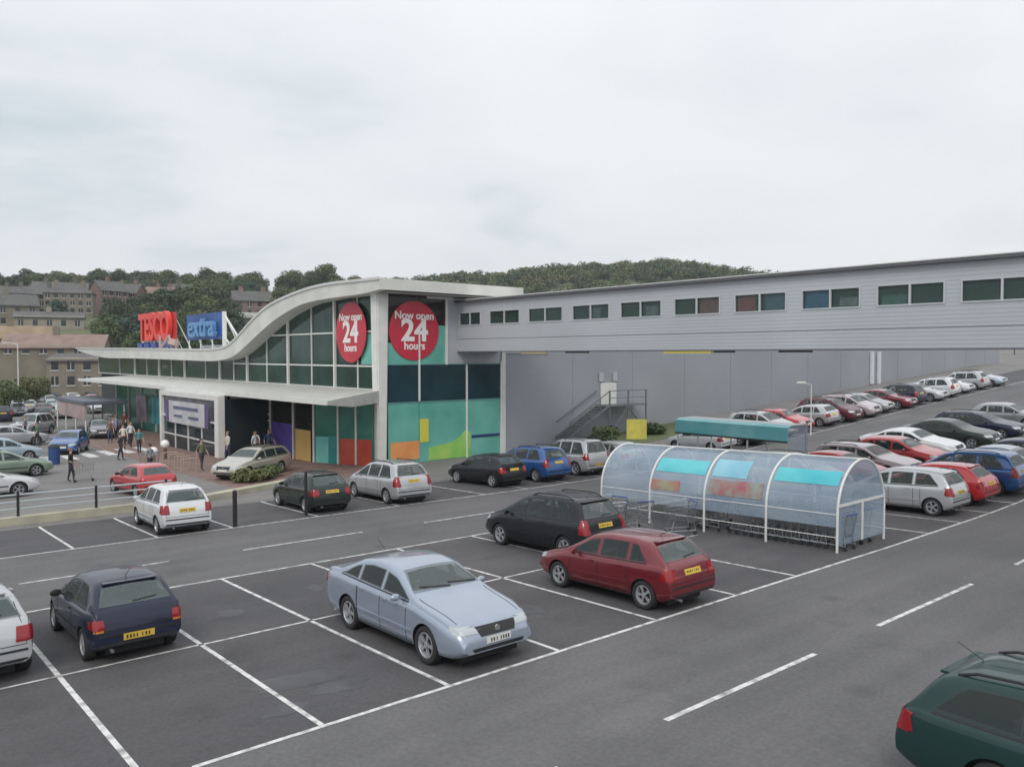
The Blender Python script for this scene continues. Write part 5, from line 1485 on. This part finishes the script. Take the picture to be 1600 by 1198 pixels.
# ------------------------------------------------------------------ hills, houses, trees
CAMX, CAMY = -2.96, -10.39
F_ = 1268.556
def direction(px):
    """compass direction (unit a, b) whose bearing is px picture units from the left edge of the view"""
    X = (px - 800) / F_
    ax, ay = X * .76058 + .64925, -X * .64925 + .76058
    return ax, ay
def place(px, d):
    ax, ay = direction(px); return CAMX + ax * d, CAMY + ay * d
RID = [(-500, 432), (0, 436), (100, 424), (200, 434), (300, 431), (400, 433), (500, 432), (560, 431), (620, 433), (700, 425), (780, 421), (850, 413), (950, 408), (1040, 403), (1110, 410), (1160, 418), (1230, 426), (1400, 440), (2100, 440)]
def ridge_d(px): return 330 if px < 560 else (330 + (px - 560) / 60 * 130 if px < 620 else 460)
def tree_h(px): return 9.5 if px < 590 else 8
def hill_z(px, d):
    """ground height of the hillside at depth d straight ahead, bearing px"""
    rd = ridge_d(px)
    top_ = 5.25 + (555 - interp(RID, px)) / F_ * rd - tree_h(px)
    st = 128 if px < 560 else 240
    base_ = -2.2
    t = (d - st) / (rd - st)
    if t <= 0: return base_ - 1.0
    if t < 1: return base_ + (top_ - base_) * (t * .88 + .12 * math.sin(t * math.pi / 2))
    return top_ - (d - rd) * .05
bm = bmesh.new()
PXS = list(range(-600, 1901, 25)); DS = [118, 128, 145, 165, 190, 215, 240, 265, 290, 310, 330, 350, 380, 420, 460, 500, 560, 700]
g = []
for px in PXS:
    row = []
    for d in DS:
        x, y = place(px, d); row.append(bm.verts.new((x, y, hill_z(px, d) + (.6 * math.sin(x * .11) * math.cos(y * .13) if d > 150 else 0))))
    g.append(row)
for i in range(len(g) - 1):
    for j in range(len(DS) - 1): bm.faces.new((g[i][j], g[i + 1][j], g[i + 1][j + 1], g[i][j + 1]))
struct(obj('hillside', bm, GRASS, smooth=60))

STONE = mat('millstone', (.10, .092, .078), .9, c2=(.155, .142, .118), nscale=.35, detail=8)
STONE2 = mat('buff_stone', (.16, .14, .108), .9, c2=(.23, .20, .155), nscale=.35, detail=8)
BRICKH = mat('red_brick', (.15, .095, .085), .9, c2=(.22, .145, .125), nscale=.5, detail=8)
SLATE = mat('slate', (.085, .082, .080), .8, c2=(.125, .12, .115), nscale=.6, detail=7)
TILE = mat('pink_tile', (.20, .135, .115), .85, c2=(.28, .195, .165), nscale=.5, detail=7)
HGL = mat('house_window_glass', (.03, .035, .04), .15, noise=.5, nscale=1.0)
HWF = mat('house_window_white', (.48, .48, .44), .5)
def house(px, d, L_, D_, H_, rh, label, wallm, roofm, rz, cols=4, rows=2, chim=2, hip=False, dz=0, name='stone_house', group=None):
    x, y = place(px, d); z = max(hill_z(px, d), gz(x, y)) + dz
    ax, ay = direction(px)
    t = thing(name, label, 'house', (x, y, z), math.atan2(ay, ax) - R(90) + R(rz), group)
    bm = bmesh.new(); box(bm, -L_ / 2, L_ / 2, -D_ / 2, D_ / 2, -4, H_)
    if not hip: prism(bm, [(-D_ / 2, H_), (D_ / 2, H_), (0, H_ + rh - .15)], 'x', -L_ / 2, L_ / 2)
    obj('wall', bm, wallm, t)
    bm = bmesh.new(); e = .45
    if hip:
        vs = [bm.verts.new(v) for v in ((-L_ / 2 - e, -D_ / 2 - e, H_), (L_ / 2 + e, -D_ / 2 - e, H_), (L_ / 2 + e, D_ / 2 + e, H_), (-L_ / 2 - e, D_ / 2 + e, H_), (-L_ / 2 + D_ / 2, 0, H_ + rh), (L_ / 2 - D_ / 2, 0, H_ + rh))]
        for q in ((0, 1, 5, 4), (2, 3, 4, 5), (1, 2, 5), (3, 0, 4), (3, 2, 1, 0)): bm.faces.new([vs[i] for i in q])
    else:
        prism(bm, [(-D_ / 2 - e, H_ - .2), (0, H_ + rh), (D_ / 2 + e, H_ - .2), (D_ / 2 + e, H_ - .4), (0, H_ + rh - .25), (-D_ / 2 - e, H_ - .4)], 'x', -L_ / 2 - .25, L_ / 2 + .25)
    rf = obj('roof', bm, roofm, t)
    for c in range(chim):
        cx_ = -L_ / 2 + L_ * (c + .5) / chim + (.3 if c % 2 else -.3)
        bm = bmesh.new(); box(bm, cx_ - .6, cx_ + .6, -.4, .4, H_ + rh - .9, H_ + rh + 1.1)
        for q in (-.35, 0, .35): bar(bm, (cx_ + q, 0, H_ + rh + 1.1), (cx_ + q, 0, H_ + rh + 1.5), .12, 6)
        obj('chimney', bm, wallm, rf)
    for r_ in range(rows):
        for c in range(cols):
            wx_ = -L_ / 2 + L_ * (c + .5) / cols; wz = .9 + r_ * (H_ / rows) * .96
            wh = min(1.6, H_ / rows * .55)
            bm = bmesh.new(); box(bm, wx_ - .55, wx_ + .55, -D_ / 2 - .05, -D_ / 2 - .01, wz, wz + wh); w = obj('window', bm, HGL, t)
            bm = bmesh.new(); box(bm, wx_ - .70, wx_ + .70, -D_ / 2 - .12, -D_ / 2 - .052, wz - .18, wz - .004)
            if (c + r_) % 2 == 0: box(bm, wx_ - .05, wx_ + .05, -D_ / 2 - .10, -D_ / 2 - .053, wz, wz + wh)
            obj('window_frame', bm, HWF, w)
    return t
house(15, 290, 34, 8, 5.0, 3.0, 'long grey stone terrace highest on the hillside at the left edge', STONE, SLATE, 4, 10, 2, 5)
house(98, 284, 17, 8, 4.8, 2.8, 'grey stone house with a broad roof on the upper hillside left of the brick house', STONE, SLATE, -6, 6, 2, 2)
house(58, 250, 14, 8, 6.6, 2.6, 'dark stone villa with white windows in the middle of the hillside', STONE, SLATE, 5, 6, 3, 2, True)
house(112, 246, 13, 8, 6.6, 2.8, 'large stone villa with a hipped roof right of the dark stone villa', STONE2, SLATE, -8, 6, 3, 2, True)
house(14, 228, 14, 9, 6.2, 3.2, 'buff stone house at the left edge below the terrace', STONE2, SLATE, 8, 4, 2, 1)
house(80, 214, 16, 7, 3.4, 1.4, 'low pale stone range with a long wall below the villas', mat('pale_stone', (.24, .22, .18), .9, c2=(.32, .29, .24), nscale=.4), SLATE, -3, 5, 1, 1)
house(172, 262, 9, 7, 7.4, 3.2, 'tall red brick house with a gable beside the stone villas', BRICKH, SLATE, 30, 4, 3, 1, name='brick_house')
house(204, 272, 8, 7, 6.4, 3.2, 'slate roofed brick house with a pinkish gable right of the tall brick house', BRICKH, SLATE, -25, 3, 3, 2, name='brick_house')
house(248, 292, 13, 8, 4.6, 2.6, 'brick terrace among trees above the red roof sign', BRICKH, TILE, -5, 5, 2, 3, name='brick_house')
house(92, 156, 17, 12, 2.2, 2.4, 'long single storey house with a pinkish tiled roof left of the store', STONE2, TILE, -10, 6, 1, 1, dz=2.2, name='tiled_house')
house(20, 168, 14, 10, 2.8, 2.6, 'low tan building with an orange tinted roof at the left edge', STONE2, mat('orange_roof', (.26, .19, .12), .85, noise=.2, nscale=.4), 4, 4, 1, 1, dz=2.0, name='tiled_house')
house(138, 138, 10, 8, 5.2, .9, 'tan stone building with a brown door behind the left end of the store roof', STONE2, SLATE, -20, 4, 2, 0, name='stone_building')
house(395, 250, 12, 8, 5.4, 3.0, 'pinkish gabled house among trees left of the roof curve', mat('pink_render', (.22, .15, .13), .9, noise=.2, nscale=.5), SLATE, 10, 4, 2, 2)
house(438, 262, 14, 8, 4.6, 2.8, 'stone terrace among the trees behind the roof curve', STONE, TILE, -6, 6, 2, 3)
house(376, 228, 10, 8, 2.6, 1.4, 'low house with a pale roof left of the store roof curve', STONE, mat('pale_flat_roof', (.30, .31, .27), .8, noise=.1, nscale=.5), 5, 3, 1, 0)
house(300, 300, 13, 8, 4.6, 2.6, 'half hidden stone house above the blue roof sign', STONE, SLATE, 6, 4, 2, 2)

def make_tree(seed, H_, W_, m, nleaf, size, name='broadleaf_tree'):
    rng = random.Random(seed)
    t = thing(name, 'broadleaf tree', 'tree')
    bm = bmesh.new()
    bar(bm, (0, 0, -1.0), (rng.uniform(-.2, .2), rng.uniform(-.2, .2), H_ * .5), (H_ * .028, H_ * .016), 8)
    lobes = []
    for k in range(11):
        an = rng.uniform(0, 6.28); rr = W_ * rng.uniform(.10, .36); z = H_ * rng.uniform(.36, .84)
        rr *= 1.15 - abs(z / H_ - .55)
        c = (rr * math.cos(an), rr * math.sin(an), z)
        q = W_ * rng.uniform(.16, .27)
        lobes.append((c, (q, q, q * rng.uniform(.7, 1.0))))
        bar(bm, (0, 0, H_ * rng.uniform(.22, .45)), c, (H_ * .011, H_ * .003), 5)
    lobes.append(((0, 0, H_ * .85), (W_ * .2, W_ * .2, H_ * .14)))
    obj('trunk', bm, BARK, t)
    bm = bmesh.new(); leaf_cloud(bm, lobes, nleaf, size, rng, inner=.45)
    obj('crown', bm, m, t)
    return t
TR = []
for i, (m, H_, W_) in enumerate(((LG1, 9.5, 9), (LG2, 10.5, 9.5), (LG3, 8.5, 8), (LG2, 8.5, 10), (LG1, 11.5, 9), (leafm('leaf_blue_green', (.045, .075, .058), (.08, .118, .088)), 10, 8.5))):
    TR.append(make_tree(50 + i, H_, W_, m, 2600, .30))
bpy.context.view_layer.update()
TRK = {t.name: list(t.children) for t in TR}
tru = set()
def tree(k, x, y, z, s, rz, label, group=None, sz=None):
    src = TR[k]
    if k in tru:
        r_ = src.copy(); COL.objects.link(r_)
        for c in TRK[src.name]:
            d = c.copy(); COL.objects.link(d); d.parent = r_
    else: r_ = src; tru.add(k)
    r_.location = (x, y, z); r_.scale = (s, s, sz or s); r_.rotation_euler = (0, 0, rz)
    tag(r_, label, 'tree', group)
rng = random.Random(5)
hp = [(438, 262), (395, 250)] + [(p, d) for p, d in ((15, 296), (98, 288), (62, 250), (108, 246), (14, 228), (92, 214), (176, 262), (206, 272), (248, 290), (95, 156), (20, 168), (140, 138), (392, 285), (432, 300), (376, 228), (300, 300))]
def free(px, d):
    # keep the slope in front of a house clear
    for p, q in hp:
        if abs(px - p) < (30 if q > 200 else 62) and q - 16 < d < q + 8: return False
    return True
cnt = 0
ridge_n = 0
LBT = 'broadleaf tree among the houses and woods on the hillside behind the store'
for _ in range(3000):
    if cnt > 215: break
    px = rng.uniform(-60, 600); 
    d = rng.choice([rng.uniform(315, 338), rng.uniform(315, 335), rng.uniform(190, 320), rng.uniform(230, 320)])
    if px < 170 and d < 300: 
        if rng.random() < .45: continue
    if not free(px, d): continue
    x, y = place(px, d); s = rng.uniform(.55, .9) * (1.05 if d < 300 else 1.35)
    tree(rng.randrange(6), x, y, hill_z(px, d) - .3, s, rng.uniform(0, 6.3), LBT, 'hillside trees'); cnt += 1
for k, (px, d, kk, s, lb) in enumerate(((43, 322, 5, 1.30, 'tall rounded tree on the skyline at the left above the terrace'), (512, 315, 4, 1.35, 'big round tree on the skyline left of the roof crest'), (270, 210, 1, 1.15, 'dark leafy tree right behind the red roof sign'), (310, 225, 0, 1.35, 'broad green tree above the blue roof sign'), (340, 235, 3, 1.25, 'dark green tree right of the blue roof sign'), (235, 222, 2, .9, 'olive tree rising above the red roof sign'), (185, 196, 1, .95, 'dark green tree at the left end of the store roof'), (170, 185, 0, .8, 'mid green tree by the corner of the pinkish tiled roof'), (45, 106, 2, .52, 'small olive tree at the edge of the lower car park'), (8, 92, 0, .45, 'small green tree at the far left of the lower car park'), (62, 118, 2, .48, 'small yellowish tree right of the olive one'), (565, 320, 1, 1.0, 'skyline tree right of the big round tree'), (1585, 170, 2, .55, 'small tree at the top of the slope on the far right'))):
    x, y = place(px, d); z = hill_z(px, d) - .3 if d > 160 and px < 1400 else gz(x, y)
    tree(kk, x, y, z, s, k * 1.3, lb)

rng = random.Random(21)
for k in range(26):
    px = rng.uniform(160, 372); d = rng.uniform(158, 205)
    x, y = place(px, d); tree(rng.choice((1, 3, 5, 0, 1)), x, y, hill_z(px, d) - .6, rng.uniform(.62, .9), rng.uniform(0, 6.3), 'dark broadleaf tree in the belt right behind the low store roof', 'trees behind the low roof')
# the far wooded ridge reads as one mass
rng = random.Random(9)
bm = bmesh.new()
for _ in range(420):
    px = rng.uniform(585, 1330); d = ridge_d(px) + rng.choice([rng.uniform(-8, 4), rng.uniform(-90, 0), rng.uniform(-40, 0)])
    x, y = place(px, d); z = hill_z(px, d)
    H_ = rng.uniform(6.5, 9.0); W_ = rng.uniform(7, 12)
    lobes = [((x + rng.uniform(-.3, .3) * W_, y + rng.uniform(-.3, .3) * W_, z + H_ * rng.uniform(.3, .75)), (W_ * .3, W_ * .3, H_ * .27)) for _ in range(5)]
    leaf_cloud(bm, lobes, 300, .55, rng, mi=rng.randrange(3), inner=.5)
w = obj('distant_wood', bm, [LG1, LG3, LG2]); w['kind'] = 'stuff'
w['label'] = 'distant wooded ridge above the footbridge roof'; w['category'] = 'wood'

# thin air between the car park and the hills
bm = bmesh.new(); box(bm, -420, 880, -230, 1250, -17, 140)
hz = obj('haze', bm, [], None)
hm = bpy.data.materials.new('haze_air'); hm.use_nodes = True
hm.node_tree.nodes.clear()
vv = hm.node_tree.nodes.new('ShaderNodeVolumePrincipled'); vv.inputs['Density'].default_value = 0.00028; vv.inputs['Color'].default_value = (.80, .86, .90, 1)
ho = hm.node_tree.nodes.new('ShaderNodeOutputMaterial'); hm.node_tree.links.new(vv.outputs[0], ho.inputs['Volume'])
hz.data.materials.append(hm); hz['kind'] = 'stuff'; hz['label'] = 'thin pale haze over the far hillside'; hz['category'] = 'haze'
